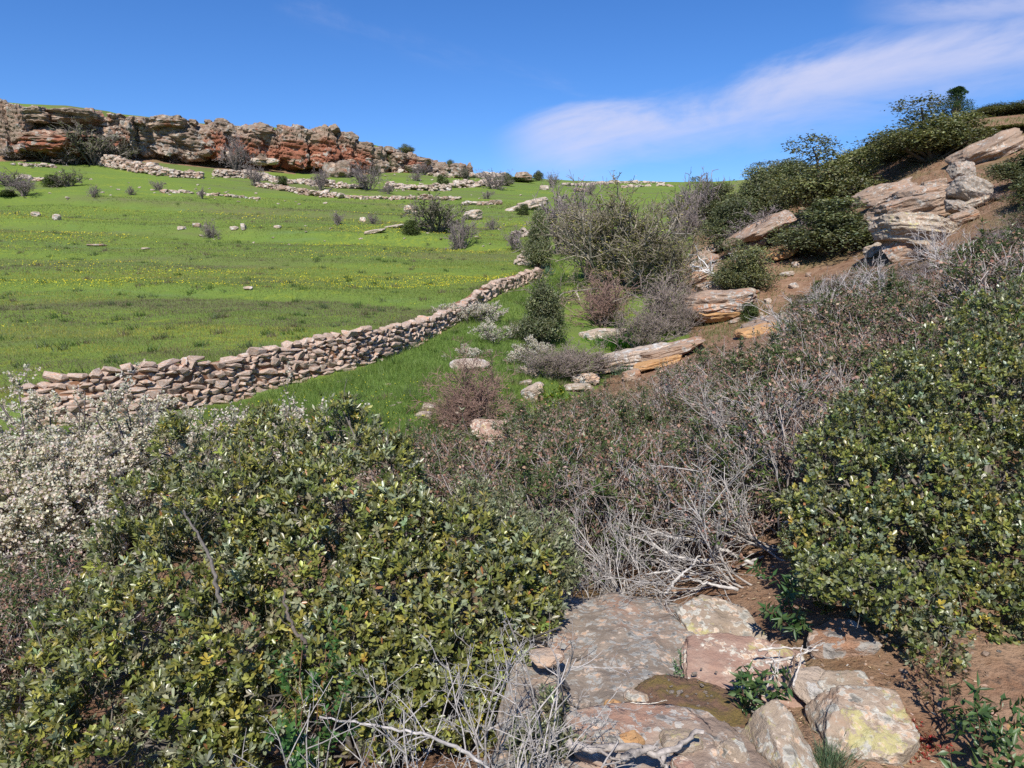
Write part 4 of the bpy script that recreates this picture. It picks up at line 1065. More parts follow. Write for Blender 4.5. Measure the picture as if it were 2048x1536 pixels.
for (x0, y0, x1, y1, n, wh) in [(200, 352, 460, 392, 22, 'on the grass just below the thick terrace wall'), (0, 335, 200, 400, 18, 'around the bushes of the far left field'), (430, 372, 700, 410, 18, 'near the low brown rubble bank'), (700, 380, 900, 412, 16, 'near the long low line of stones'),
        (380, 445, 620, 490, 12, 'around the upright stone of the field'), (620, 455, 860, 490, 10, 'left of the largest field bush'), (930, 385, 1040, 460, 14, 'around the rock right of the largest field bush'), (1040, 385, 1170, 440, 12, 'around the tilted field slab'), (870, 470, 1010, 495, 6, 'in front of the grey leafless field bush'), (700, 345, 860, 372, 14, 'at the foot of the right cliff end'), (860, 350, 1000, 376, 12, 'on the slope below the far crest')]:
    for _ in range(n):
        px, py = rs.uniform(x0, x1), rs.uniform(y0, y1)
        g = ground_at(px, py)
        s = rs.uniform(2.5, 7.0) / FOC * g[1]
        o = link('loose_stone', stone_small[k % 16], None, g + np.array([0, 0, s * 0.08])); k += 1
        o.scale = (s * rs.uniform(0.9, 1.6), s * rs.uniform(0.8, 1.2), s * rs.uniform(0.3, 0.6)); o.rotation_euler = (rs.uniform(-0.3, 0.3), rs.uniform(-0.3, 0.3), rs.uniform(0, 6.3))
        tag(o, 'small pale stone lying loose ' + wh, 'stone', 'loose stones ' + wh)
for _ in range(16):
    px, py = rs.uniform(640, 900), rs.uniform(740, 830)
    g = ground_at(px, py); s = rs.uniform(6, 14) / FOC * g[1]
    o = link('meadow_pebble', stone_small[k % 16], None, g + np.array([0, 0, s * 0.05])); k += 1
    o.scale = (s * rs.uniform(0.9, 1.5), s, s * 0.4); o.rotation_euler = (0, 0, rs.uniform(0, 6.3))
    tag(o, 'small pale stone half sunk in the grass below the wall', 'stone', 'small stones in the meadow below the wall')

# ------------------------------------------------------------------ dry stone walls
wall_stones = [mk_mesh('stone', [dict(v=v, f=f)], [M['rock_wall']]) for v, f in ST]
m_soil = plain_mat('wall_earth', 0.95)
def arc(poly):
    d = np.concatenate([[0], np.cumsum(np.linalg.norm(np.diff(poly, axis=0), axis=1))])
    return d
def along(poly, d, s):
    k = int(np.clip(np.searchsorted(d, s) - 1, 0, len(d) - 2))
    t = (s - d[k]) / (d[k + 1] - d[k])
    p = poly[k] * (1 - t) + poly[k + 1] * t
    u = (poly[k + 1] - poly[k]) / (d[k + 1] - d[k])
    return p, u
def dry_wall(poly, hs_, seed, label, avg=0.36, ch=0.145, ruin=0.05):
    r = np.random.default_rng(seed)
    poly = np.array(poly); d = arc(poly)
    p0 = on_ground(*poly[0]); root = empty('dry_stone_wall', p0); o0 = np.array(root.location)
    tag(root, label, 'stone wall')
    hh = lambda s: float(np.interp(s / d[-1], np.linspace(0, 1, len(hs_)), hs_)) * (1 + 0.10 * float(fbm(np.array([[s * 0.7, 0, seed]]), 2)[0]))
    prof = []
    for s in np.arange(0, d[-1], 0.5):
        p, u = along(poly, d, s); nn = np.array([u[1], -u[0]])
        fz = float(height([p[0] + nn[0] * 0.32], [p[1] + nn[1] * 0.32])[0])
        prof.append((p - nn * 0.10, fz, hh(s), nn))
    rows = []
    for p, fz, h, nn in prof:
        for off, z in ((0.235, fz - 0.25), (0.20, fz + h - 0.10), (-0.28, fz + h - 0.10), (-0.36, fz - 0.25)):
            q = p + nn * off; rows.append((q[0] - o0[0], q[1] - o0[1], z - o0[2]))
    n = len(prof); idx = np.arange(n * 4).reshape(n, 4)
    q = np.concatenate([np.stack([idx[:-1, j], idx[1:, j], idx[1:, (j + 1) % 4], idx[:-1, (j + 1) % 4]], -1) for j in range(4)])
    link('earth_core', mk_mesh('earth_core', [dict(v=np.array(rows), f=q, col=(0.22, 0.115, 0.065))], [m_soil]), root)
    hmax = max(hs_) * 1.15
    todo = []
    z = 0.0
    while z < hmax:
        s = r.uniform(-0.1, 0.1)
        c_h = ch * r.uniform(0.8, 1.3)
        while s < d[-1]:
            ln = float(np.clip(r.lognormal(math.log(avg), 0.42), 0.10, 0.62))
            p, u = along(poly, d, min(s + ln / 2, d[-1])); nn = np.array([u[1], -u[0]])
            H = hh(s + ln / 2)
            top = z + c_h * 1.2 > H
            if z < H - 0.03 and r.random() > ruin * (1.0 if top else 0.35):
                fz = float(height([p[0] + nn[0] * 0.32], [p[1] + nn[1] * 0.32])[0])
                hs2 = c_h * r.uniform(0.75, 1.45) * (1.2 if top else 1)
                dep = r.uniform(0.20, 0.34) if not top else r.uniform(0.26, 0.42)
                q = p + nn * (0.22 - dep / 2 + r.uniform(-0.045, 0.05) - 0.05 * z)
                todo.append((ln * dep, (q[0] - o0[0], q[1] - o0[1], fz + z + c_h * 0.5 - o0[2] + r.uniform(-0.02, 0.02)), (ln * 1.10, dep, hs2 * 1.28),
                             (r.uniform(-0.12, 0.12), r.uniform(-0.12, 0.12) * (2.0 if top else 1), math.atan2(u[1], u[0]) + r.uniform(-0.12, 0.12)), int(r.integers(0, 16))))
            s += ln
        z += c_h
    size = [t[2][0] * t[2][2] / (np.linalg.norm(np.array(t[1]) + o0 - EYE) ** 2) for t in todo]
    order = np.argsort(size)[::-1]
    vs, fs, nb = [], [], 0
    for rank, ix in enumerate(order):
        _, loc, sc3, rot, mi = todo[ix]
        if rank < 300:
            o = link('stone', wall_stones[mi], root, loc); o.scale = sc3; o.rotation_euler = rot
        else:
            mt = np.array(Matrix.LocRotScale(Vector(loc), __import__('mathutils').Euler(rot), Vector(sc3)))
            v, f = ST[mi]; vs.append(v @ mt[:3, :3].T + mt[:3, 3]); fs.append(f + nb); nb += len(v)
    if vs:
        link('small_stones', mk_mesh('small_stones', [dict(v=np.concatenate(vs), f=np.concatenate(fs))], [M['rock_wall']]), root)['kind'] = 'stuff'
dry_wall(WALL[1:9], [0.85, 0.98, 0.95, 0.88, 0.80, 0.68, 0.56, 0.48, 0.42], 3, 'near dry stone wall running up from the white blossom between field and meadow', 0.225, 0.086, 0.03)
dry_wall(WALL[8:11], [0.45, 0.50, 0.55, 0.55], 4, 'farther dry stone wall behind the round oak bush at the field edge', 0.30, 0.12)
def stone_heap(name, px, py, n, spread, label, seed, hgt=0.5):
    r = np.random.default_rng(seed); g = ground_at(px, py); e = empty(name, g); tag(e, label, 'stones')
    for i in range(n):
        a, q = r.uniform(0, 6.28), math.sqrt(r.random())
        x, y = cos(a) * q * spread[0], sin(a) * q * spread[1]
        s = r.uniform(0.22, 0.45)
        z = float(height([g[0] + x], [g[1] + y])[0]) - g[2] + (1 - q) * hgt * r.uniform(0.3, 1)
        o = link('stone', stone_small[i % 16], e, (x, y, z)); o.scale = (s * 1.4, s, s * 0.5); o.rotation_euler = (r.uniform(-0.4, 0.4), r.uniform(-0.4, 0.4), r.uniform(0, 6))
stone_heap('stone_heap', 1048, 528, 46, (0.45, 0.9), 'tumbled heap of pale stones where the wall breaks beside a dark bush', 5, 0.75)
stone_heap('stone_heap', 1050, 470, 26, (1.0, 0.9), 'low heap of pale stones above the tumbled wall end', 6, 0.5)

def far_wall(pts, hpx, label, seed, size=0.36, redf=0.3, width=0.9, dens=1.0):
    r = np.random.default_rng(seed)
    G = np.array([ground_at(*t) for t in pts])
    d = arc(G[:, :2]); root = empty('rubble_wall', G[len(G) // 2]); o0 = np.array(root.location)
    tag(root, label, 'stone wall')
    H = hpx / FOC * G[:, 1].mean()
    n = int(d[-1] / size * max(1.0, H / (size * 0.5)) * 2.6 * dens)
    sets = {0: [[], [], 0], 1: [[], [], 0]}
    ss = r.uniform(0, d[-1], n); zz = r.uniform(0, 1, n) ** 1.2
    keepn = vnoise(np.stack([ss * 0.35, zz * 0, ss * 0 + seed], 1), seed)
    P2 = [along(G[:, :2], d, s) for s in ss]
    xy = np.array([p + np.array([u[1], -u[0]]) * r.uniform(-width, width) * (1 - 0.6 * z) for (p, u), z in zip(P2, zz)])
    gz = height(xy[:, 0], xy[:, 1])
    for i in range(n):
        hl = H * (0.45 + 0.75 * keepn[i])
        s = size * r.lognormal(0, 0.35); v, f = ST[i % 16]
        a = r.uniform(0, 6.28); R = np.array([[cos(a), -sin(a), 0], [sin(a), cos(a), 0], [0, 0, 1]])
        w = (v * np.array([s * 1.35, s, s * 0.65])) @ R.T + np.array([xy[i][0], xy[i][1], gz[i] + zz[i] * hl]) - o0
        k_ = 1 if r.random() < redf * (1.3 - zz[i]) else 0
        S = sets[k_]; S[0].append(w); S[1].append(f + S[2]); S[2] += len(w)
    parts = [dict(v=np.concatenate(S[0]), f=np.concatenate(S[1]), mi=k_) for k_, S in sets.items() if S[0]]
    link('stones', mk_mesh('stones', parts, [M['rock_pale'], M['rock_mid']]), root)['kind'] = 'stuff'
FW = [([(205, 328), (262, 340), (340, 352), (405, 356)], 17, 'thick terrace wall of pale and brown rubble below the left cliff', 0.38, 0.55, 1.0, 1.5),
      ([(430, 352), (500, 356), (585, 368)], 13, 'pale rubble wall behind grey bushes, right of the thick terrace wall', 0.38, 0.25, 1.0, 1.2),
      ([(515, 372), (570, 380), (640, 392), (690, 396)], 8, 'low brown rubble bank below the pale rubble wall', 0.33, 0.8, 0.9, 1.0),
      ([(600, 366), (660, 374), (725, 378)], 11, 'pale rubble wall between two grey bushes under the twin boulders', 0.38, 0.2, 1.0, 1.1),
      ([(770, 376), (830, 380), (900, 380)], 11, 'pale rubble wall below the dark green cliff bush', 0.40, 0.15, 1.0, 1.1),
      ([(905, 376), (960, 372), (1015, 368)], 10, 'pale rubble wall climbing towards the far crest', 0.40, 0.15, 1.0, 1.0),
      ([(690, 396), (770, 398), (850, 398), (920, 400)], 6, 'long low line of stones across the upper field', 0.30, 0.6, 0.6, 0.9),
      ([(930, 410), (975, 409), (1000, 409)], 5, 'short reddish stone row on a bank above the field slabs', 0.40, 0.75, 0.5, 1.2),
      ([(0, 300), (60, 310), (130, 322), (160, 326)], 6, 'line of white stones under the grey bushes at the far left', 0.36, 0.1, 0.9, 0.9),
      ([(25, 330), (75, 333), (120, 336)], 4, 'short row of stones below the white stone line', 0.30, 0.4, 0.4, 0.8),
      ([(40, 358), (90, 362), (130, 370)], 5, 'broken stones behind the pair of green bushes at the far left', 0.34, 0.3, 0.6, 0.6),
      ([(330, 383), (420, 390), (520, 398)], 4, 'thin curved line of stones across the left field', 0.30, 0.2, 0.4, 0.6),
      ([(860, 352), (930, 356), (1010, 352)], 6, 'scatter of rock along the crest right of the cliff', 0.5, 0.2, 1.5, 0.6),
      ([(1130, 372), (1230, 366), (1330, 366)], 3, 'thin pale line of stones along the far horizon', 0.55, 0.1, 0.8, 0.6),
      ([(1240, 376), (1300, 372), (1350, 373)], 3, 'second thin line of stones just below the horizon', 0.55, 0.3, 0.8, 0.5)]
for i, (pts, hp, lb, sz, rf, wd, dn) in enumerate(FW):
    far_wall(pts, hp, lb, 800 + i, sz, rf, wd, dn)

# ------------------------------------------------------------------ trees and bushes of the middle distance
TREES = [unit_tree(s, 22000 if s != 34 else 14000, 0.030, nclump=n, low=lo, gap=g) for s, n, lo, g in ((31, 27, 0.10, 0.36), (32, 30, 0.14, 0.38), (33, 25, 0.06, 0.36), (34, 20, 0.20, 0.36))]
TREE_OLIVE = unit_tree(36, 22000, 0.029, [(0.095, 0.106, 0.042), (0.142, 0.148, 0.056), (0.190, 0.190, 0.074), (0.135, 0.150, 0.094)], [3, 5, 3, 2], nclump=28, low=0.12, gap=0.39)
CONIFER = unit_tree(35, 9000, 0.030, [(0.020, 0.050, 0.018), (0.035, 0.072, 0.022)], [1, 1], spread=0.36, nclump=16, low=0.10, conic=True)
GREENBUSH = unit_tree(37, 6000, 0.055, [(0.045, 0.070, 0.020), (0.070, 0.100, 0.024), (0.10, 0.12, 0.03)], [3, 4, 2], nclump=11, low=0.0, gap=0.33, trunk_r=0.02)
GREY = [unit_bare(s, 16, 0.60, (5, 5, 3), 0.020, (0.17, 0.145, 0.135), (0.255, 0.212, 0.205), tip=0.0042) for s in (51, 52, 53)]
OLIVE = [unit_bare(s, 14, 0.55, (5, 5, 4), 0.020, (0.15, 0.13, 0.11), (0.215, 0.19, 0.16), leaves=1900, leafcol=((0.075, 0.095, 0.030), (0.12, 0.13, 0.045)), leafsize=0.034, tip=0.004) for s in (54, 55)]
HAW = unit_bare(61, 16, 0.75, (7, 6, 4), 0.016, (0.30, 0.275, 0.22), (0.235, 0.20, 0.15), leaves=9000, leafcol=((0.22, 0.23, 0.045), (0.28, 0.27, 0.07), (0.17, 0.17, 0.05)), leafsize=0.014, wob=0.26, up=0.04, tip=0.0024)
BROWN = unit_bare(62, 26, 0.38, (5, 5, 4), 0.010, (0.22, 0.16, 0.135), (0.31, 0.20, 0.16), wob=0.14, tip=0.0028)
GREYF = unit_bare(63, 20, 0.55, (6, 5, 4), 0.013, (0.22, 0.185, 0.165), (0.30, 0.24, 0.215), leaves=3000, leafcol=((0.17, 0.20, 0.05), (0.22, 0.21, 0.07)), leafsize=0.016, wob=0.2, tip=0.0026)
rp = np.random.default_rng(77)
def stand(name, meshes, px, base, w, top, label, cat='bush', Y=None, group=None, deep=1.0):
    g = at_depth(px, Y) if Y else ground_at(px, base)
    Y = g[1]
    t = P(px, top, Y)
    sw = w / FOC * Y * (1.12 if 'tree' in name else 1.04); sh = max(0.25, t[2] - g[2]) * 1.06
    return plant(name, meshes, g, (sw, sw * deep, sh), rp.uniform(0, 6.28), label, cat, group, 0.03 * sh)
T = TREES
for a in [
    ('oak_tree', T[2], 1462, 495, 170, 396, 'low dark oak beside the tilted slabs at the left end of the oak grove', 'tree', 35),
    ('oak_tree', T[1], 1500, 0, 130, 335, 'dark oak rising behind the low oak at the left of the grove', 'tree', 41),
    ('oak_tree', T[0], 1572, 0, 150, 305, 'blackish oak on the skyline between the left oak and the broad oak', 'tree', 43),
    ('oak_tree', TREE_OLIVE, 1655, 0, 230, 276, 'broad olive-green oak in the middle of the grove', 'tree', 37),
    ('oak_tree', T[1], 1760, 0, 170, 262, 'oak standing between the broad oak and the tallest oak of the grove', 'tree', 40),
    ('oak_tree', TREE_OLIVE, 1840, 0, 240, 205, 'tallest olive-green oak just above the rock outcrop', 'tree', 35.5),
    ('oak_tree', T[1], 1438, 0, 120, 366, 'oak crown at the far left end of the grove above the pale leafless tree', 'tree', 46),
    ('oak_tree', TREE_OLIVE, 1545, 0, 140, 318, 'olive oak crown behind the blackish oak of the grove', 'tree', 47),
    ('conifer_tree', CONIFER, 1880, 0, 100, 172, 'bright green conical treetop behind the tallest oak', 'tree', 48),
    ('oak_tree', T[2], 1958, 0, 110, 206, 'rounded dark oak on the skyline right of the conical tree', 'tree', 44),
    ('oak_tree', T[3], 2030, 0, 120, 186, 'loose-crowned oak on the skyline at the right edge', 'tree', 43),
    ('oak_tree', T[0], 2045, 0, 160, 284, 'dark oak beside the boulders at the right edge below the skyline', 'tree', 24.5),
    ('oak_tree', T[3], 1995, 0, 150, 262, 'oak behind the upright grey boulder at the top of the outcrop', 'tree', 36),
    ('oak_tree', T[1], 1905, 0, 130, 262, 'oak crown filling the gap between tallest oak and skyline slab', 'tree', 38),
    ('oak_tree', T[2], 2090, 0, 200, 330, 'dark oak cut by the right edge beside the leaning boulder', 'tree', 21),
    ('oak_tree', T[1], 1662, 0, 250, 398, 'wide oak whose crown overhangs the black hollow below the grove', 'tree', 28),
    ('oak_tree', T[2], 1745, 0, 130, 425, 'smaller oak leaning on the wide oak next to the outcrop', 'tree', 28.5),
    ('oak_tree', TREE_OLIVE, 1488, 582, 140, 476, 'round young oak behind the bleached dead branch', 'tree', 25.5),
    ('oak_bush', T[3], 1350, 418, 54, 374, 'small dark oak standing at the far end of the valley', 'tree', 54),
    ('oak_bush', TREE_OLIVE, 1398, 0, 70, 352, 'olive bush behind the leafless grey trees at the valley head', 'bush', 56),
    ('oak_bush', T[2], 1086, 690, 128, 556, 'round dark oak bush beside the stone wall above the meadow', 'bush', 21.5),
    ('oak_bush', T[1], 1075, 528, 78, 420, 'dark oval bush on a short trunk at the broken wall end', 'bush', 37.5),
    ('oak_bush', T[0], 778, 342, 54, 294, 'round dark green bush against the right part of the cliff', 'bush', None),
    ('oak_bush', T[3], 819, 0, 40, 283, 'small open tree on top of the cliff against the sky', 'tree', 112),
    ('oak_bush', T[2], 905, 338, 34, 318, 'dark bush on the rocks right of the cliff', 'bush', 114),
    ('oak_bush', T[0], 1075, 356, 24, 338, 'lone round dark tree on the far crest', 'tree', 132),
    ('oak_bush', T[1], 275, 292, 44, 244, 'dark bush growing on the rubble slope of the cliff', 'bush', None),
    ('oak_bush', T[0], 1015, 372, 28, 342, 'dark green bush on the slope left of the lone round tree', 'bush', None),
    ('green_bush', GREENBUSH, 268, 312, 36, 280, 'bright green bush below the rubble slope of the cliff', 'bush', None),
    ('green_bush', GREENBUSH, 565, 374, 32, 348, 'small green bush in front of the pale rubble wall', 'bush', None),
    ('green_bush', GREENBUSH, 105, 373, 46, 346, 'green left bush of a pair standing in the far left field', 'bush', None),
    ('green_bush', GREENBUSH, 822, 468, 46, 436, 'low green bush at the left foot of the large field bush', 'bush', None),
    ('green_bush', GREENBUSH, 884, 378, 30, 345, 'thin green bush in front of the far rubble walls', 'bush', None),
    ('green_bush', GREENBUSH, 1047, 430, 30, 404, 'dark green bush in front of the tilted field slab', 'bush', None),
    ('green_bush', GREENBUSH, 650, 332, 24, 316, 'low green bush at the foot of the tallest cliff pillar', 'bush', None),
    ('green_bush', GREENBUSH, 15, 392, 40, 378, 'low olive bush at the left edge below the grey bushes', 'bush', None),
    ('gorse_bush', GREENBUSH, 1040, 364, 60, 354, 'flat dark green shrub patch below the far crest', 'bush', None),
    ('green_bush', GREENBUSH, 1500, 640, 50, 600, 'small dark bush right of the stepped platform', 'bush', None),
    ('green_bush', GREENBUSH, 1790, 470, 60, 405, 'fresh green broom beside the wide oak and the outcrop', 'bush', 26.5),
]:
    stand(a[0], a[1], a[2], a[3], a[4], a[5], a[6], a[7], a[8])
G3, OL = GREY, OLIVE
for a in [
    (G3[0], 10, 305, 70, 226, 'tall grey leafless bush at the far left edge below the cliff', None), (G3[1], 62, 312, 70, 262, 'grey leafless bush under the cave overhang', None), (G3[2], 118, 320, 66, 270, 'grey leafless bush left of the big dark bush below the cliff', None),
    (OL[0], 190, 330, 92, 258, 'big dark olive bush at the left end of the thick terrace wall', None), (OL[1], 228, 326, 54, 272, 'dark bush joined to the right side of the big olive bush', None), (G3[0], 258, 318, 44, 280, 'grey bush between the big olive bush and the bright green bush', None),
    (G3[1], 300, 300, 30, 262, 'thin grey bush on the grassy slope below the cliff rubble', None),
    (G3[2], 470, 342, 54, 276, 'tall grey bush in front of the red cliff, left of its centre', None), (OL[0], 528, 328, 46, 294, 'olive bush at the cliff foot right of the tall grey bush', None), (OL[1], 616, 330, 36, 274, 'narrow olive bush climbing the cliff left of the tallest pillar', None),
    (G3[0], 512, 372, 36, 334, 'grey bush in front of the pale rubble wall, left of the small green bush', None), (G3[1], 640, 380, 42, 342, 'dark grey bush between rubble walls below the tallest pillar', None), (G3[2], 738, 380, 64, 334, 'broad purplish-grey bush below the small round boulder', None),
    (G3[0], 20, 372, 70, 346, 'grey bush at the left edge in the far field', None), (G3[1], 46, 392, 60, 358, 'purplish bush just below the grey bush of the left edge', None), (OL[0], 138, 373, 44, 344, 'olive right bush of a pair standing in the far left field', None),
    (G3[2], 186, 394, 24, 374, 'small grey tuft bush alone in the left field', None), (G3[0], 316, 381, 24, 364, 'small bush above the thin curved stone line', None), (G3[1], 404, 398, 18, 378, 'tiny grey bush near the right end of the curved stone line', None), (G3[2], 260, 390, 18, 376, 'faint tiny bush left of the curved stone line', None),
    (OL[1], 872, 464, 104, 402, 'largest bush of the open field, grey twigs over dark green', None), (G3[0], 920, 498, 56, 438, 'grey leafless bush standing in front of the largest field bush', None), (G3[1], 675, 450, 28, 426, 'small fan-shaped bare bush in the mid field', None), (G3[2], 424, 476, 32, 446, 'small pale bare bush among stones in the field', None),
    (G3[0], 988, 378, 52, 344, 'grey bush on the slope below the far crest', None), (G3[1], 1103, 376, 28, 348, 'grey bush right of the lone round tree', None), (OL[0], 930, 358, 30, 338, 'small bush at the foot of the rocks right of the cliff', None), (G3[2], 985, 460, 28, 438, 'small bare bush beside flat stones right of the largest field bush', None),
    (G3[0], 1180, 390, 26, 366, 'grey bush above the leafless trees of the valley head', None), (G3[1], 776, 388, 26, 372, 'small bare bush on the low stone line', None), (G3[2], 748, 448, 24, 430, 'bare tuft bush just right of the rounded field stone', None), (G3[0], 975, 398, 20, 384, 'tiny bush above the short reddish stone row', None),
    (G3[1], 1030, 500, 44, 460, 'small grey bush left of the broken wall end', None), (OL[1], 750, 352, 26, 334, 'low olive bush right of the small round boulder', None), (G3[2], 830, 362, 24, 344, 'pair of low olive shrubs at the right cliff end', None),
    (G3[1], 1120, 0, 130, 376, 'grey leafless tree behind the big hawthorn, to its left', 44), (G3[2], 1180, 0, 120, 384, 'leafless tree directly behind the big hawthorn', 42), (G3[0], 1388, 0, 96, 356, 'pale grey leafless tree right of the hawthorn at the valley head', 46), (G3[1], 1352, 0, 70, 400, 'small grey leafless bush below the pale leafless tree', 43),
    (HAW, 1246, 0, 280, 392, 'big spreading hawthorn of lichened bare branches in the valley', 31), (HAW, 1190, 0, 170, 430, 'smaller lichened hawthorn grown into the left of the big one', 33), (HAW, 1335, 0, 150, 470, 'lichened hawthorn grown into the right side of the big one', 29),
    (BROWN, 1206, 0, 118, 552, 'reddish-brown upright bare shrub in front of the big hawthorn', 25), (GREYF, 1322, 0, 150, 556, 'grey tangled shrub with yellowish buds above the slanting slabs', 23), (GREYF, 1280, 0, 110, 618, 'tangle of grey twigs at the head of the slanting slabs', 21.5), (GREYF, 1362, 0, 60, 600, 'budding grey shrub left of the stepped platform', 22),
    (GREYF, 1150, 0, 150, 690, 'grey-green shrub beside the pool below the round oak bush', 18.5), (GREYF, 1100, 0, 110, 700, 'olive twiggy shrub below the round oak bush', 17.5),
    (BROWN, 948, 0, 130, 716, 'bare thorn bush growing over the boulder at the thicket edge', 12.6), (BROWN, 905, 0, 80, 790, 'low bare thorn bush leaning left of the taller thorn bush', 12.2),
    (G3[2], 1520, 0, 120, 424, 'grey heather-like shrub on top of the jutting slab', 33), (G3[1], 1665, 0, 60, 555, 'grey bare shrub in front of the wide oak', 21),
    (G3[0], 1985, 0, 80, 420, 'grey leafless shrub under the leaning boulder', 24), (G3[1], 1840, 0, 80, 510, 'pale twiggy shrub below the yellow lichened slab', 20),
]:
    stand('bare_bush', a[0], a[1], a[2], a[3] * 1.22, a[4] - 3, a[5], 'bush', a[6])

# ------------------------------------------------------------------ the thicket of cistus
CIS = [unit_cistus(s, nleaf=nl, brown=br, bleached=bl) for s, nl, br, bl in ((81, 3600, 1500, 0.0), (82, 1800, 2200, 0.0), (83, 4600, 1000, 0.1), (84, 900, 1500, 0.35), (85, 2600, 1900, 0.0))]
THICK = [(770, 960), (800, 890), (870, 860), (960, 880), (1010, 890), (1060, 820), (1180, 790), (1300, 775), (1400, 705), (1470, 690), (1540, 715), (1600, 640), (1680, 600), (1790, 580), (1900, 545), (2000, 490), (2120, 450), (2120, 760),
         (1850, 700), (1700, 800), (1640, 930), (1520, 1010), (1400, 1040), (1280, 1050), (1150, 1050), (1080, 1030), (960, 1000), (860, 980)]
rc = np.random.default_rng(5)
pts = []
for _ in range(9000):
    Y = math.exp(rc.uniform(math.log(4.8), math.log(28))); x = rc.uniform(-0.25, 0.80) * Y
    sc_ = 0.80 if Y < 9 else 0.95
    if any((x - q[0]) ** 2 + (Y - q[1]) ** 2 < (0.68 * (0.75 + 0.03 * Y)) ** 2 for q in pts): continue
    z = float(height([x], [Y])[0])
    hgt = rc.uniform(0.62, 1.25) * (0.80 if Y < 8 else 1.0)
    a, b = proj(np.array([[x, Y, z + hgt * 0.62]])); a2, b2 = proj(np.array([[x, Y, z + hgt]]))
    if not inpoly(a, b, THICK)[0] or not inpoly(a2, b2 + 6, THICK)[0]: continue
    pts.append((x, Y, z, hgt, a[0], b[0]))
LAND = [(860, 900, 'behind the right shoulder of the near oak'), (960, 930, 'in front of the boulder at the thicket edge'), (1060, 970, 'behind the sparse grey oak shrub'), (1080, 850, 'below the tilted grey boulder'), (1200, 800, 'below the pale pool rocks'), (1180, 920, 'between pool rocks and sparse grey oak'), (1330, 780, 'below the long slanting slabs'),
        (1300, 940, 'just behind the bleached tangle'), (1420, 900, 'left of the tall bleached sheaf'), (1450, 700, 'below the stepped sandstone platform'), (1480, 800, 'midway between slanting slabs and bleached sheaf'), (1590, 720, 'right of the orange ledges'), (1600, 820, 'above the tall bleached sheaf'), (1680, 620, 'below the wide overhanging oak'), (1750, 700, 'left of the top of the right oak'),
        (1800, 570, 'below the pinkish rock of the outcrop'), (1880, 620, 'above the left part of the right oak crown'), (1900, 510, 'below the yellow lichened slab'), (2010, 540, 'above the top of the right oak'), (2020, 450, 'below the leaning grey boulder')]
for i, (x, Y, z, h, a, b) in enumerate(pts):
    wh = min(LAND, key=lambda t: (t[0] - a) ** 2 + (t[1] - b) ** 2)[2]
    lb, gp = 'cistus shrub in the thicket ' + wh, 'cistus ' + wh
    w = h * rc.uniform(1.05, 1.4)
    plant('cistus_shrub', CIS[int(rc.integers(0, 5))], (x, Y, z), (w, w, h), rc.uniform(0, 6.28), lb, 'shrub', gp, 0.02)
for i in range(7):
    px, Y = rc.uniform(-60, 110), rc.uniform(3.9, 5.2)
    g = at_depth(px, Y)
    plant('cistus_shrub', CIS[i % 5], g, (0.8, 0.8, 0.62), rc.uniform(0, 6), 'dark cistus shrub at the left edge between the white blossom and the near oak', 'shrub', 'cistus at the left edge')

SCRUB = [(1600, 590), (1680, 560), (1790, 545), (1860, 530), (1960, 490), (2060, 430), (2100, 410), (2100, 460), (1900, 550), (1790, 590), (1680, 620), (1610, 650)]
k = 0; tries = 0
while k < 34 and tries < 4000:
    tries += 1
    Y = rc.uniform(14, 27); x = rc.uniform(0.30, 0.74) * Y; z = float(height([x], [Y])[0]); h = rc.uniform(0.35, 0.7)
    a, b = proj(np.array([[x, Y, z + h * 0.5]]))
    if not inpoly(a, b, SCRUB)[0]: continue
    wh = 'below the wide overhanging oak' if a[0] < 1760 else 'at the foot of the outcrop' if a[0] < 1920 else 'below the leaning grey boulder'
    k += 1
    if k % 3 == 0: plant('grey_scrub', GREY[k % 3], (x, Y, z), (h * 1.5, h * 1.5, h), rc.uniform(0, 6.28), 'low grey leafless scrub ' + wh, 'shrub', 'grey scrub ' + wh)
    elif k % 3 == 1: plant('green_scrub', GREENBUSH, (x, Y, z), (h * 1.5, h * 1.5, h), rc.uniform(0, 6.28), 'low dark green scrub ' + wh, 'shrub', 'green scrub ' + wh)
    else: plant('cistus_shrub', CIS[k % 5], (x, Y, z), (h * 1.5, h * 1.5, h), rc.uniform(0, 6.28), 'low cistus scrub ' + wh, 'shrub', 'low cistus ' + wh)
for px, py, w, top, lb in [(30, 318, 90, 272, 'grey bush under the left end of the cave overhang'), (90, 322, 90, 280, 'low grey bush in front of the cave'), (150, 328, 80, 286, 'grey bush hugging the left of the big olive bush'), (212, 326, 60, 290, 'grey twiggy bush in front of the layered red block'),
                           (300, 312, 40, 286, 'small grey bush on the slope below the rubble'), (345, 322, 36, 300, 'small grey bush midway below the rubble slope'), (450, 330, 40, 300, 'grey bush left of the tall grey cliff bush'), (560, 336, 40, 308, 'grey bush at the foot of the red cliff, right of the olive bush'), (700, 352, 44, 326, 'grey bush between the twin boulders and round boulder'), (850, 350, 44, 326, 'grey bush at the right end of the cliff')]:
    stand('bare_bush', GREY[k % 3], px, py, w * 1.2, top, lb, 'bush'); k += 1

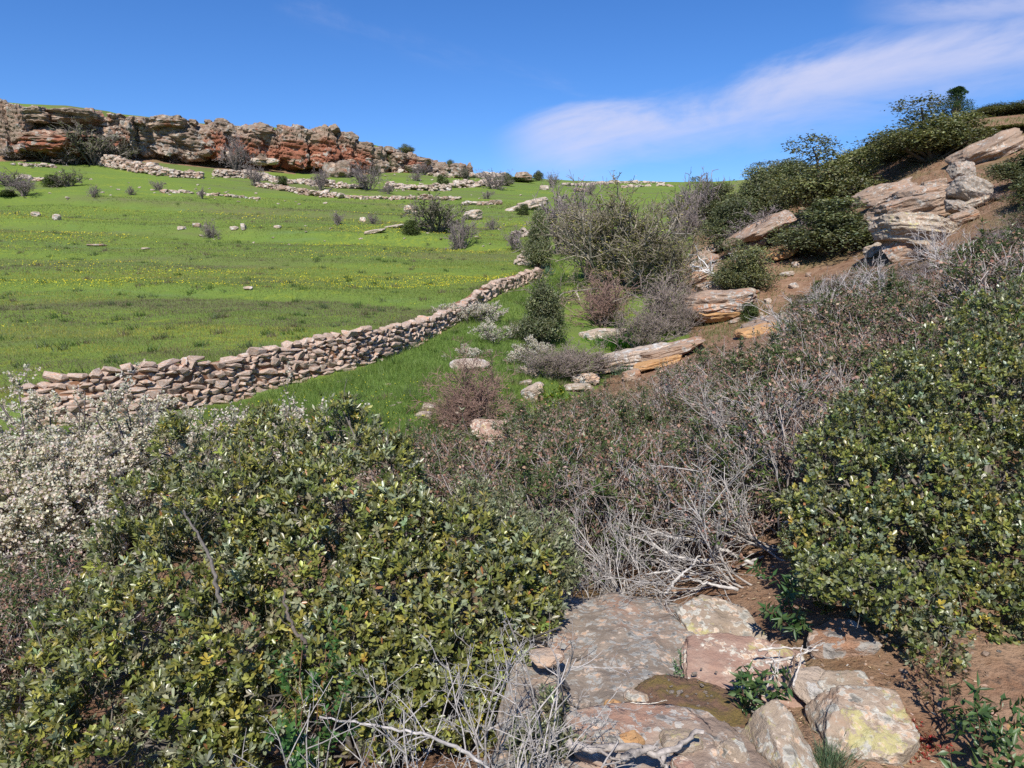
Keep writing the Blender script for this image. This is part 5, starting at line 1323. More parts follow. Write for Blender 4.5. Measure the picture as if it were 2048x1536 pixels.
# ------------------------------------------------------------------ white blossom
def blossom(seed, px, Y, wpx, top, label, stems=22, nfl=9000, fs=0.036, name='blossom_shrub'):
    g = at_depth(px, Y); rng = np.random.default_rng(seed)
    W = wpx / FOC * Y; H = P(px, top, Y)[2] - g[2]
    e = empty(name, g, rng.uniform(0, 6.28)); tag(e, label, 'shrub')
    a = rng.uniform(0, 2 * pi, stems); tl = np.abs(rng.normal(0, 0.55, stems))
    d = np.stack([np.cos(a) * np.sin(tl), np.sin(a) * np.sin(tl), np.cos(tl)], 1)
    p = np.stack([np.cos(a), np.sin(a), 0 * a], 1) * rng.uniform(0, 0.25, (stems, 1)) * np.array([1, 1, 0]); p[:, 2] = -0.05
    L = rng.uniform(0.5, 0.85, stems); r = rng.uniform(0.008, 0.016, stems)
    S3 = np.array([W * 0.95, W * 0.95, H * 1.05])
    parts = []; m = run(rng, p, d, L, 7, 0.14, 0.02); allp = [m]
    v, f = tubes(m * S3, r * W * 0.7, r * W * 0.3, 5); parts.append(dict(v=v, f=f, col=(0.10, 0.085, 0.08)))
    for li_, n in enumerate((5, 4, 2)):
        p2, d2, L, r = kids(rng, allp[-1], L, r, n, 0.75, (0.28, 0.55), 0.2, 0.55)
        m = run(rng, p2, d2, L, 4 if li_ < 2 else 3, 0.2, 0.03); r = np.maximum(r, 0.0014)
        v, f = tubes(m * S3, r * W, r * W * 0.6, 3); parts.append(dict(v=v, f=f, col=(0.13, 0.11, 0.105)))
        allp.append(m)
    link('branches', mk_mesh('branches', parts, [M['bark']], True), e)
    tp = np.concatenate([allp[-1].reshape(-1, 3), allp[-2].reshape(-1, 3)]) * S3
    wt_ = np.clip(tp[:, 2] / H, 0.02, 1) * np.clip(vnoise(tp * 3.0 + seed, seed) - 0.18, 0.03, 1)
    ix = rng.choice(len(tp), nfl, p=wt_ / wt_.sum())
    c = tp[ix] + rng.normal(size=(nfl, 3)) * 0.018
    # each flower: two crossed rounded petal faces
    pos, Ld, Nn, l, w, par = rosettes(rng, c, nrm(rng.normal(size=(nfl, 3)) * 0.8 + np.array([0, -0.3, 0.7])), 2, fs, fs * 0.80, 0.7, 1.3, 0.004)
    col = palette(rng, len(pos), [(0.60, 0.555, 0.49), (0.52, 0.475, 0.41), (0.40, 0.355, 0.30)], [3, 4, 2.0], 0.10)
    v, f, k = place(T_KITE, pos, Ld, Nn, l, w)
    link('blossom', mk_mesh('blossom', [dict(v=v, f=f, col=rep(col, k))], [M['petal']], False), e)
blossom(1, 250, 8.6, 360, 762, 'white blossoming shrub in front of the near wall end', 28, 15000)
blossom(2, 90, 8.2, 390, 772, 'widest white blossoming shrub at the left edge', 30, 17000)
blossom(3, 150, 6.9, 360, 880, 'nearest white blossoming shrub behind the near oak', 28, 15000)
blossom(4, -10, 7.0, 340, 850, 'white blossoming shrub cut by the left edge', 26, 12000)
blossom(5, 430, 8.4, 300, 800, 'thin white blossoming shrub before the wall between oak tops', 22, 9000, 0.030)
blossom(6, 605, 7.6, 170, 792, 'small white blossoming shrub behind the pointed oak top', 18, 6000, 0.030)
blossom(7, 950, 24.0, 110, 602, 'white blossoming shrub where the near wall ends', 18, 4500, 0.034)
blossom(8, 1060, 18.6, 90, 672, 'low white blossoming shrub at the foot of the round oak bush', 16, 3000, 0.030)
blossom(9, 940, 19.0, 60, 684, 'small white blossoming sprig alone in the meadow', 10, 900, 0.030)
blossom(10, 985, 21.0, 80, 640, 'sparse white blossoming shrub between wall end and round oak bush', 12, 1400, 0.030)

# ------------------------------------------------------------------ the near oak on the left
def cl_(px, py, Y, r, ry=None, rz=None):
    Y = 2.75 + (Y - 2.2) * 0.60 if px < 1200 else 3.0 + (Y - 2.9) * 0.68
    p = P(px, py, Y); return (*p, r, ry or r, rz or r * 0.9)
left_cl = [cl_(690, 915, 4.3, 0.26, None, 0.36), (cl_(690, 850, 4.35, 0.10, None, 0.17)), cl_(545, 910, 4.3, 0.28, None, 0.30), cl_(535, 850, 4.4, 0.12, None, 0.12), cl_(400, 930, 4.2, 0.28, None, 0.28), cl_(345, 885, 4.3, 0.12, None, 0.20), cl_(780, 960, 4.1, 0.22, None, 0.26), cl_(788, 905, 4.15, 0.08, None, 0.13),
           cl_(310, 1005, 3.9, 0.26), cl_(480, 1010, 3.7, 0.36), cl_(640, 1010, 3.7, 0.36), cl_(790, 1060, 3.6, 0.32), cl_(930, 1080, 3.6, 0.28), cl_(1040, 1120, 3.6, 0.24),
           cl_(250, 1120, 3.5, 0.28), cl_(400, 1130, 3.3, 0.36), cl_(600, 1140, 3.2, 0.38), cl_(800, 1180, 3.2, 0.36), cl_(970, 1190, 3.25, 0.32), cl_(1060, 1215, 3.35, 0.19),
           cl_(160, 1250, 3.1, 0.24), cl_(290, 1260, 2.95, 0.34), cl_(480, 1280, 2.8, 0.36), cl_(700, 1290, 2.85, 0.34), cl_(880, 1290, 2.85, 0.34), cl_(1000, 1330, 2.9, 0.22),
           cl_(90, 1370, 2.7, 0.22), cl_(200, 1390, 2.55, 0.28), cl_(380, 1420, 2.45, 0.28), cl_(540, 1400, 2.5, 0.22), cl_(900, 1390, 2.65, 0.24), cl_(70, 1500, 2.3, 0.22), cl_(240, 1520, 2.2, 0.24), cl_(430, 1540, 2.2, 0.22), cl_(780, 1440, 2.55, 0.18), cl_(990, 1440, 2.7, 0.14), cl_(610, 1560, 2.2, 0.16)]
lb = on_ground(-0.75, 3.35)
lo = empty('oak_shrub', lb)
tag(lo, 'large near oak shrub with leathery grey-green and yellowish leaves, lower left', 'shrub')
B = near_bush(7, left_cl, 12000, 8, 0.042, 0.0165, lb, OAK_COLS, [4, 5, 2.6, 4.5, 0.12], shoots=0.06, gap=0.39)
finish_bush(lo, B, T_OVAL, M['oak_leaf'], 300)

# ------------------------------------------------------------------ the near oak on the right
R_COLS = [(0.095, 0.115, 0.032), (0.155, 0.170, 0.042), (0.235, 0.230, 0.058), (0.175, 0.205, 0.125), (0.36, 0.29, 0.05)]
right_cl = [cl_(1990, 660, 5.6, 0.36), cl_(2090, 640, 5.6, 0.45), cl_(1880, 720, 5.4, 0.30), cl_(1800, 760, 5.2, 0.24), cl_(1960, 790, 5.0, 0.42), cl_(2100, 800, 4.9, 0.5), cl_(1820, 860, 4.7, 0.36), cl_(1720, 860, 4.8, 0.26), cl_(1700, 960, 4.4, 0.30), cl_(1850, 980, 4.2, 0.40),
            cl_(2010, 960, 4.2, 0.42), cl_(1680, 1060, 4.0, 0.28), cl_(1800, 1100, 3.8, 0.36), cl_(1960, 1110, 3.7, 0.40), cl_(2100, 1100, 3.7, 0.42), cl_(1700, 1170, 3.7, 0.26), cl_(1640, 1140, 3.8, 0.16), cl_(1820, 1220, 3.4, 0.30), cl_(1960, 1240, 3.3, 0.34), cl_(2090, 1250, 3.2, 0.34),
            cl_(1740, 1270, 3.3, 0.17), cl_(1860, 1310, 3.1, 0.18), cl_(1990, 1340, 3.0, 0.22), cl_(2080, 1380, 2.9, 0.22), cl_(2150, 960, 4.2, 0.5), cl_(1760, 1325, 3.05, 0.07), cl_(1690, 1262, 3.3, 0.15), cl_(1640, 1210, 3.45, 0.13), cl_(1800, 1345, 3.0, 0.16), cl_(1900, 1385, 2.85, 0.15), cl_(1605, 1010, 4.3, 0.16), cl_(1615, 1090, 4.0, 0.16), cl_(1660, 900, 4.7, 0.22), cl_(1760, 820, 5.0, 0.24)]
right_cl = [c for c in right_cl if not (proj(np.array([c[:3]]))[0][0] < 1790 and proj(np.array([c[:3]]))[1][0] > 1190)]
right_cl += [(*P(1655, 1150, 3.05), 0.15, 0.15, 0.12), (*P(1735, 1165, 3.0), 0.18, 0.18, 0.14), (*P(1810, 1190, 2.95), 0.18, 0.18, 0.16), (*P(1880, 1290, 2.85), 0.15, 0.15, 0.15)]
rb = on_ground(2.35, 3.8)
ro = empty('oak_shrub', rb)
tag(ro, 'large near oak shrub with small yellow-green leaves filling the right edge', 'shrub')
B = near_bush(8, right_cl, 14500, 7, 0.031, 0.0170, rb, R_COLS, [4, 5, 3.0, 4, 0.25], shoots=0.05, gap=0.40)
finish_bush(ro, B, T_OVAL, M['oak_leaf'], 300)

# sparse oak sprays between the near oak and the rock
sp_cl = [(*P(px_, py_, Y_), r_, r_, r_) for px_, py_, Y_, r_ in ((1060, 1095, 3.7, 0.20), (1110, 1130, 3.65, 0.17), (1020, 1040, 4.0, 0.20), (1095, 1060, 3.95, 0.18), (950, 1010, 4.1, 0.18), (1085, 1290, 2.95, 0.08), (1100, 1420, 2.6, 0.09), (1065, 1490, 2.4, 0.10), (1120, 1480, 2.4, 0.07))]
sb = on_ground(0.20, 3.9); so_ = empty('grey_oak_shrub', sb)
tag(so_, 'sparse grey-green oak shrub between the near oak and the lichened slab', 'shrub')
B = near_bush(9, sp_cl, 1500, 7, 0.032, 0.012, sb, [(0.17, 0.185, 0.10), (0.23, 0.24, 0.14), (0.13, 0.14, 0.06)], [3, 2, 2], shoots=0.1, gap=0.42)
finish_bush(so_, B, T_OVAL, M['oak_leaf'], 120)

# ------------------------------------------------------------------ leafy sprigs
def sprig(name, seed, base, tips, m, ln, wd, cols, label, T=T_LANCE, mat='cistus_leaf', cat='plant', stemcol=(0.16, 0.09, 0.06), group=None, step=0.06, side=2, r0=0.006, single=True, tiltrange=(0.7, 1.5)):
    rng = np.random.default_rng(seed); base = np.array(base)
    e = empty(name, base); tag(e, label, cat, group)
    tips = np.array(tips); lim = limb_system(rng, base, tips, 0, 9, 0.02)
    sb_ = kids(rng, lim, np.linalg.norm(tips - base, axis=1), np.full(len(tips), r0), side, 0.6, (0.2, 0.45), 0.35, 0.6)
    br = run(rng, sb_[0], sb_[1], sb_[2], 9, 0.08, 0.03)
    v, f = tubes(lim - base, np.full(len(tips), r0), np.full(len(tips), r0 * 0.35), 5)
    v2, f2 = tubes(br - base, sb_[3] * 0.8, sb_[3] * 0.3, 4)
    link('stems', mk_mesh('stems', [dict(v=v, f=f, col=stemcol), dict(v=v2, f=f2, col=stemcol)], [M['bark']], True), e)
    pp, ax = [], []
    for poly in np.concatenate([lim[:, 3:], br[:, 3:]]):
        for k in range(1, len(poly)):
            pp.append(poly[k]); ax.append(poly[k] - poly[k - 1])
    pp, ax = np.array(pp), nrm(np.array(ax))
    pos, L, N, l, w, par = rosettes(rng, pp, ax, m, ln, wd, *tiltrange, 0.004)
    col = palette(rng, len(pos), cols, [1] * len(cols), 0.15)
    if single and len(pos) <= 300:
        sh = [mk_mesh('leaf', [dict(v=T[0], f=T[1], col=c)], [M[mat]], True) for c in palette(rng, 6, cols, [1] * len(cols), 0.12)]
        for i in range(len(pos)):
            o = link('leaf', sh[i % 6], e)
            Nv = N[i] - (N[i] @ L[i]) * L[i]; Nv /= np.linalg.norm(Nv); S = np.cross(L[i], Nv); q = pos[i] - base
            o.matrix_basis = Matrix([[S[a] * w[i], L[i][a] * l[i], Nv[a] * l[i], q[a]] for a in range(3)] + [[0, 0, 0, 1]])
    else:
        v, f, k = place(T, pos - base, L, N, l, w)
        link('leaves', mk_mesh('leaves', [dict(v=v, f=f, col=rep(col, k))], [M[mat]], True), e)['kind'] = 'stuff'
    return e
LAUR = [(0.040, 0.080, 0.022), (0.060, 0.110, 0.028), (0.085, 0.130, 0.045)]
def up(px, py, Y): return P(px, py, Y)
sprig('cistus_sprig', 1, ground_at(1600, 1270), [up(1545, 1150, 3.35), up(1575, 1170, 3.3), up(1530, 1215, 3.25), up(1590, 1225, 3.2), up(1610, 1150, 3.4)], 3, 0.060, 0.019, LAUR, 'glossy cistus sprig with long leaves left of the right oak')
sprig('cistus_sprig', 2, ground_at(1530, 1420), [up(1488, 1330, 2.75), up(1530, 1345, 2.7), up(1475, 1385, 2.62), up(1570, 1375, 2.65), up(1500, 1400, 2.55)], 2, 0.056, 0.018, LAUR, 'glossy cistus sprig growing out of the mossy hollow')
sprig('cistus_sprig', 3, ground_at(1950, 1500), [up(1900, 1380, 2.5), up(1960, 1390, 2.45), up(2010, 1400, 2.4), up(1930, 1440, 2.3), up(2000, 1470, 2.25), up(2030, 1430, 2.35)], 2, 0.055, 0.018, LAUR, 'tall cistus sprig in the lower right corner')
sprig('cistus_sprig', 4, ground_at(1990, 1560), [up(1960, 1480, 2.15), up(2020, 1490, 2.1), up(1900, 1520, 2.1), up(2035, 1525, 2.1)], 2, 0.055, 0.019, LAUR, 'low cistus sprig at the very bottom of the right corner')
sprig('leafy_creeper', 5, P(630, 1600, 2.2) * 1.0, [up(612, 1265, 2.45), up(650, 1300, 2.45), up(590, 1400, 2.25), up(655, 1420, 2.25), up(560, 1450, 2.15), up(600, 1500, 2.1), up(640, 1350, 2.35)], 4, 0.026, 0.016, [(0.060, 0.135, 0.035), (0.085, 0.175, 0.045), (0.045, 0.10, 0.03)], 'bright green small-leaved creeper climbing the front of the near oak', T_OVAL, 'green_leaf', side=4, r0=0.0035)
sprig('seed_head_stalks', 6, ground_at(1890, 1470), [up(1848, 1335, 2.65), up(1880, 1285, 2.75), up(1935, 1345, 2.6), up(1830, 1320, 2.7), up(1900, 1310, 2.7)], 4, 0.018, 0.015, [(0.20, 0.12, 0.07), (0.28, 0.18, 0.11), (0.14, 0.08, 0.05)], 'brown dry flower heads on stalks in front of the right oak', T_KITE, 'cistus_leaf', side=3, r0=0.003)
sprig('green_tuft', 8, ground_at(1350, 1340), [up(1330, 1350, 2.9), up(1350, 1348, 2.9), up(1365, 1352, 2.9)], 4, 0.016, 0.006, [(0.08, 0.15, 0.06)], 'tiny green herb under the edge of the pink ledge', T_LANCE, 'green_leaf', r0=0.0015)
sprig('yellow_herb', 9, ground_at(1118, 815), [P(px, py, 15.2) for px, py in ((1095, 790), (1110, 780), (1125, 786), (1140, 792), (1105, 800), (1130, 804), (1150, 800))], 5, 0.06, 0.035, [(0.35, 0.33, 0.03), (0.14, 0.24, 0.04), (0.10, 0.20, 0.03)], 'yellow-flowering herb beside the tilted grey boulder', T_OVAL, 'green_leaf', side=4, r0=0.005)

def tuft(name, px, py, n, h, spread, cols, label, seed, width=0.004, Y=None, mat='grass_blade', lean=0.5):
    r = np.random.default_rng(seed); g = ground_at(px, py) if Y is None else at_depth(px, Y)
    pos = np.concatenate([r.normal(size=(n, 2)) * spread * 0.35, np.zeros((n, 1))], 1)
    gz = height(g[0] + pos[:, 0], g[1] + pos[:, 1]) - g[2]; pos[:, 2] = gz
    L = nrm(np.stack([pos[:, 0] / spread * lean * 1.6, pos[:, 1] / spread * lean * 1.6, np.ones(n)], 1) + r.normal(size=(n, 3)) * 0.22)
    N = nrm(r.normal(size=(n, 3)) * 0.5 + np.array([0, -1, 0.1]))
    l = h * r.uniform(0.5, 1.15, n)
    v, f, k = place(T_BLADE, pos, L, N, l, np.full(n, width))
    o = link(name, mk_mesh(name, [dict(v=v, f=f, col=rep(palette(r, n, cols, [1] * len(cols)), k))], [M[mat]], True), None, g)
    return tag(o, label, 'grass tuft')
BLU = [(0.14, 0.20, 0.13), (0.20, 0.26, 0.16), (0.10, 0.15, 0.08)]
tuft('grass_tuft', 1662, 1530, 420, 0.085, 0.10, BLU, 'bluish grass tuft in front of the two lichened blocks', 1, 0.0022)
tuft('grass_tuft', 1665, 1385, 60, 0.10, 0.06, [(0.13, 0.19, 0.06)], 'thin green grass tuft behind the square lichened block', 2, 0.003)
tuft('grass_tuft', 1625, 1440, 70, 0.05, 0.05, [(0.12, 0.15, 0.05), (0.22, 0.19, 0.10)], 'small grass tuft in the gap between the two lichened blocks', 3, 0.002)
tuft('asphodel_clump', 1278, 728, 120, 0.45, 0.30, [(0.12, 0.20, 0.13), (0.16, 0.25, 0.17)], 'blue-green strap-leaved clump on the slanting slabs', 4, 0.030)
tuft('asphodel_clump', 1245, 748, 90, 0.35, 0.30, [(0.12, 0.20, 0.13), (0.16, 0.25, 0.17)], 'blue-green strap-leaved clump below the slanting slabs', 5, 0.030)
tuft('asphodel_clump', 1578, 665, 90, 0.45, 0.28, [(0.12, 0.20, 0.13), (0.16, 0.25, 0.17)], 'blue-green strap-leaved clump beside the thin tilted ledge', 6, 0.030)
tuft('asphodel_clump', 1096, 552, 80, 0.5, 0.4, [(0.12, 0.20, 0.13), (0.16, 0.25, 0.17)], 'blue-green strap-leaved clump behind the far stone wall', 7, 0.04)
tuft('rush_clump', 1235, 688, 900, 0.35, 1.0, [(0.05, 0.16, 0.02), (0.08, 0.22, 0.03)], 'patch of bright green rushes above the slanting slabs', 8, 0.02)

# ------------------------------------------------------------------ bleached dead branches
def dead(name, seed, base, dirs, L, r0, label, lv=(4, 3, 3), col=(0.39, 0.36, 0.335), wob=0.16, cat='dead branches', tip=0.0016, up=0.01, ang=0.55, lf=(0.35, 0.65)):
    rng = np.random.default_rng(seed); base = np.array(base); e = empty(name, base); tag(e, label, cat)
    d = nrm(np.array(dirs, float)); n = len(d)
    p = rng.normal(size=(n, 3)) * np.array([0.05, 0.05, 0.01]); Ls = L * rng.uniform(0.7, 1.1, n); r = r0 * rng.uniform(0.6, 1.1, n)
    allp = run(rng, p, d, Ls, 10, wob, up); parts = []
    for li, k in enumerate((None,) + tuple(lv)):
        if k is not None:
            pp, dd, Ls, r = kids(rng, allp, Ls, r, k, ang, lf, 0.2, 0.62)
            allp = run(rng, pp, dd, Ls, 6 if li < 2 else 4, wob, up)
        r = np.maximum(r, tip)
        v, f = tubes(allp, r, np.maximum(r * 0.45, tip * 0.7), 6 if li < 1 else 4 if li < 2 else 3)
        cv = np.repeat(np.clip(np.array(col)[None] * rng.normal(1, 0.16, (len(allp), 1)), 0.05, 0.8), len(v) // len(allp), 0)
        parts.append(dict(v=v, f=f, col=cv))
    link('branches', mk_mesh('branches', parts[:2], [M['dead_wood']], True), e)
    link('twigs', mk_mesh('twigs', parts[2:], [M['dead_wood']], True), e)['kind'] = 'stuff'
    return e
rd = np.random.default_rng(91)
def fan(n, mean, sp): return [np.array(mean) + rd.normal(size=3) * sp for _ in range(n)]
dead('dead_shrub', 1, at_depth(1600, 5.0), fan(9, (-0.55, 0.0, 0.75), 0.22), 0.72, 0.009, 'tall sheaf of bleached dead stems leaning left beside the right oak', (4, 3, 2))
dead('dead_shrub', 2, at_depth(1640, 5.6), fan(9, (-0.40, 0.0, 0.85), 0.22), 0.80, 0.009, 'bleached dead stems standing highest against the right oak', (4, 3, 2))
dead('dead_shrub', 3, at_depth(1590, 4.5), fan(10, (-0.85, -0.05, 0.42), 0.22), 0.75, 0.009, 'bleached dead branches sweeping left out of the right oak', (4, 3, 2))
dead('dead_shrub', 4, at_depth(1500, 4.25), fan(9, (-0.8, 0.0, 0.22), 0.25), 0.68, 0.008, 'bleached dead branches sprawling over the top of the yellow rock', (4, 3, 2))
dead('dead_shrub', 5, at_depth(1290, 4.15), fan(10, (-0.45, 0.0, 0.55), 0.35), 0.52, 0.007, 'bleached tangle spreading at the back left of the lichened slab', (4, 3, 3))
dead('dead_shrub', 6, at_depth(1270, 4.4), fan(8, (0.1, 0.0, 0.85), 0.35), 0.62, 0.007, 'bleached upright dead shrub behind the lichened slab', (4, 3, 3))
dead('dead_shrub', 7, at_depth(1420, 4.8), fan(9, (-0.5, 0.1, 0.6), 0.4), 0.62, 0.008, 'bleached tangle in the middle of the dead branches', (4, 3, 2))
dead('dead_shrub', 8, at_depth(1180, 4.0), fan(8, (-0.5, -0.1, 0.45), 0.35), 0.42, 0.008, 'pale dead twigs spilling over the left corner of the lichened slab', (4, 3, 2))
dead('dead_shrub', 14, at_depth(1150, 4.9), fan(9, (0.05, 0.0, 0.9), 0.32), 0.70, 0.009, 'greyish brown dead stems behind the sparse grey oak', (4, 3, 3), (0.34, 0.28, 0.25))
dead('dead_shrub', 15, at_depth(1390, 5.8), fan(9, (0.0, 0.0, 0.9), 0.32), 0.75, 0.009, 'brownish dead stems rising behind the bleached tangle', (4, 3, 3), (0.36, 0.29, 0.25))
dead('dead_shrub', 16, at_depth(1520, 6.0), fan(9, (-0.3, 0.0, 0.9), 0.32), 0.78, 0.009, 'grey dead stems between thicket and bleached sheaf', (4, 3, 3), (0.42, 0.38, 0.35))
for i, (px, Y, lb) in enumerate([(1780, 15, 'bleached dead shrub high in the thicket, left of the right oak top'), (1720, 13.5, 'bleached dead shrub low in the thicket, left of the right oak'), (1900, 14, 'bleached dead shrub in the thicket just above the right oak'), (1880, 18, 'bleached twigs below the outcrop'), (1660, 17, 'bleached twigs in the upper thicket below the wide oak'), (1800, 11.5, 'bleached stems half buried in the middle of the thicket'), (1620, 11, 'grey bleached stems in the thicket right of the orange ledges')]):
    dead('dead_shrub', 20 + i, at_depth(px, Y), fan(8, (-0.1, 0.0, 0.9), 0.4), 0.85, 0.014, lb, (4, 3, 2), (0.46, 0.42, 0.40), tip=0.003)
dead('dead_branch', 30, ground_at(1452, 580), fan(4, (-0.15, -0.1, 0.9), 0.35), 1.6, 0.035, 'white bleached dead branch in front of the round young oak', (4, 3, 2), (0.62, 0.60, 0.58), 0.30, tip=0.008)
# the larger sprawling limbs on the ground behind the slab
def limb(name, pts, r, label, seed, col=(0.46, 0.43, 0.40), cat='branch', forks=3):
    rng = np.random.default_rng(seed); pts = np.array([P(*p) for p in pts]); o0 = pts[0]
    d = arc(pts); s = np.linspace(0, d[-1], 26)
    poly = np.stack([np.interp(s, d, pts[:, a]) for a in range(3)], 1)
    ker = np.array([1, 2, 3, 2, 1]) / 9.0
    sm = np.stack([np.convolve(np.pad(poly[:, a], 2, 'edge'), ker, 'valid') for a in range(3)], 1) + rng.normal(size=(26, 3)) * r * 0.35
    sm = sm[None] - o0
    v, f = tubes(sm, np.array([r]), np.array([r * 0.45]), 8)
    v = v + nrm(rng.normal(size=v.shape)) * r * 0.14
    parts = [dict(v=v, f=f, col=np.clip(np.array(col) * rng.normal(1, 0.2, (len(v), 1)), 0.08, 0.7))]
    a, b, c, e_ = kids(rng, sm, np.array([d[-1]]), np.array([r * 0.6]), forks, 0.6, (0.15, 0.35), 0.2, 0.6)
    br = run(rng, a, b, c, 7, 0.2, 0.0); v2, f2 = tubes(br, e_, e_ * 0.3, 6); parts.append(dict(v=v2, f=f2, col=col))
    o = link(name, mk_mesh(name, parts, [M['dead_wood']], True), None, o0)
    return tag(o, label, cat)
limb('bleached_limb', [(1510, 1130, 4.3), (1450, 1100, 4.4), (1400, 1080, 4.45), (1345, 1075, 4.5), (1310, 1062, 4.55)], 0.014, 'thick arching bleached limb behind the yellow rock', 1, forks=5)
limb('bleached_limb', [(1480, 1180, 4.0), (1400, 1165, 4.1), (1340, 1140, 4.2), (1290, 1150, 4.2)], 0.011, 'lower bleached limb lying just behind the slab', 2, forks=5)
limb('bleached_limb', [(1420, 1120, 4.3), (1370, 1120, 4.3), (1320, 1100, 4.4), (1285, 1060, 4.5)], 0.012, 'short bleached limb crossing the arching limb', 3, forks=4)
limb('bleached_limb', [(1330, 1190, 3.95), (1350, 1160, 4.0), (1385, 1130, 4.05), (1400, 1110, 4.1)], 0.010, 'forked bleached limb rising from the slab edge', 4, forks=4)

# ------------------------------------------------------------------ foreground rocks
def near_rock(name, px, py, Y, dims, mat, seed, label, rot=(0, 0, 0), cat='rock', group=None, **kw):
    kw = dict(dict(sub=6, cube=0.9, cuts=11, amp=0.12, strata=0.0, rough=0.05, cutlo=0.7), **kw)
    if kw['cube'] > 0.5: kw['cube'] = max(kw['cube'], 0.88)
    kw['sub'] = max(kw['sub'], 5)
    me = rock_mesh(name, M[mat], seed, dims, True if kw.get('sub', 5) >= 5 else False, **kw)
    c = P(px, py, Y)
    o = link(name, me, None, c - np.array([0, 0, dims[2] * 0.5]))
    o.rotation_euler = [radians(t) for t in rot]
    return tag(o, label, cat, group)
near_rock('lichened_slab', 1275, 1330, 3.02, (1.16, 1.95, 0.30), 'rock_slab', 501, 'broad bedrock slab covered with grey and cream lichen rosettes', (-4, 2, -9), sub=7, cube=0.93, cuts=8, cutlo=0.80, amp=0.13, rough=0.045, flat_top=0.5)
near_rock('bedrock_slab', 1330, 1468, 2.42, (0.74, 0.46, 0.22), 'rock_bed', 502, 'low pinkish bedrock in front of the mossy hollow', (-2, 1, 6), sub=6, cube=0.93, cuts=9, cutlo=0.75, amp=0.14, rough=0.05, strata=0.10, nlay=4, flat_top=0.4)
near_rock('yellow_rock', 1432, 1225, 3.55, (0.40, 0.42, 0.26), 'rock_yellow', 503, 'pale block with yellow lichen under the bleached branches', (10, 3, 12), cube=0.75, cuts=6, strata=0.05)
near_rock('pink_ledge', 1490, 1320, 3.02, (0.56, 0.40, 0.13), 'rock_pink', 504, 'pinkish ledge overhanging the mossy hollow', (8, 4, -14), sub=6, cube=0.75, cuts=6, strata=0.10, nlay=3)
near_rock('lichened_block', 1728, 1418, 2.55, (0.34, 0.32, 0.26), 'rock_yellow', 505, 'large square block with lime and grey lichen, lower right', (14, 2, -4), sub=6, cube=0.93, cuts=10, cutlo=0.76, amp=0.12, rough=0.05)
near_rock('lichened_block', 1562, 1446, 2.44, (0.18, 0.26, 0.24), 'rock_yellow', 506, 'narrow lichened block left of the large square block', (16, -12, 20), sub=5, cube=0.8, cuts=7)
near_rock('lichened_block', 1466, 1486, 2.36, (0.09, 0.10, 0.09), 'rock_yellow', 507, 'small angular stone left of the narrow lichened block', (8, 10, 30), sub=4, cube=0.7)
near_rock('ochre_stone', 1228, 1402, 2.68, (0.080, 0.075, 0.065), 'rock_ochre', 508, 'rounded orange-brown stone on the slab', (0, 10, 20), sub=4, cube=0.4)
near_rock('lichened_stone', 1272, 1384, 2.74, (0.105, 0.085, 0.05), 'rock_yellow', 509, 'flat lichened stone beside the orange-brown stone', (0, 0, -10), sub=4, cube=0.4)
near_rock('lichened_stone', 1218, 1474, 2.40, (0.13, 0.12, 0.05), 'rock_yellow', 510, 'low lichened stone behind the twisted dead root', (0, 0, 10), sub=4, cube=0.5)
near_rock('ochre_stone', 1262, 1472, 2.40, (0.085, 0.075, 0.06), 'rock_ochre', 511, 'wedge-shaped brown stone behind the twisted dead root', (0, -12, 40), sub=4, cube=0.7)
near_rock('lichened_stone', 1362, 1472, 2.40, (0.16, 0.12, 0.06), 'rock_yellow', 512, 'lichened stone between the root fork and the mossy hollow', (0, 0, 0), sub=4, cube=0.5)
near_rock('pale_stone', 1092, 1300, 2.95, (0.16, 0.14, 0.06), 'rock_pale', 513, 'pale grey-green stone at the left edge of the lichened slab', (0, 0, 0), sub=4, cube=0.4)
near_rock('grey_rock', 1628, 1352, 2.82, (0.20, 0.18, 0.10), 'rock_pale', 514, 'grey rock behind the dry grass right of the pink ledge', (10, 0, 10), sub=5)
near_rock('lichened_ledge', 1690, 1362, 2.78, (0.24, 0.16, 0.10), 'rock_yellow', 515, 'lichened ledge in the shade below the right oak', (8, 0, 5), sub=5)
near_rock('ochre_stone', 2030, 1450, 2.55, (0.14, 0.12, 0.10), 'rock_ochre', 516, 'orange-brown stone at the right edge behind the cistus sprig', (0, 0, 0), sub=4, cube=0.4)
near_rock('shaded_rock', 1680, 1262, 3.15, (0.30, 0.26, 0.16), 'rock_mid', 517, 'dark rock in the shadow under the right oak', (0, 0, 0), sub=5)
near_rock('red_stone', 1368, 1525, 2.16, (0.06, 0.09, 0.05), 'rock_pink', 518, 'small pink stone at the bottom edge beside the twisted root', (0, 0, 30), sub=4)
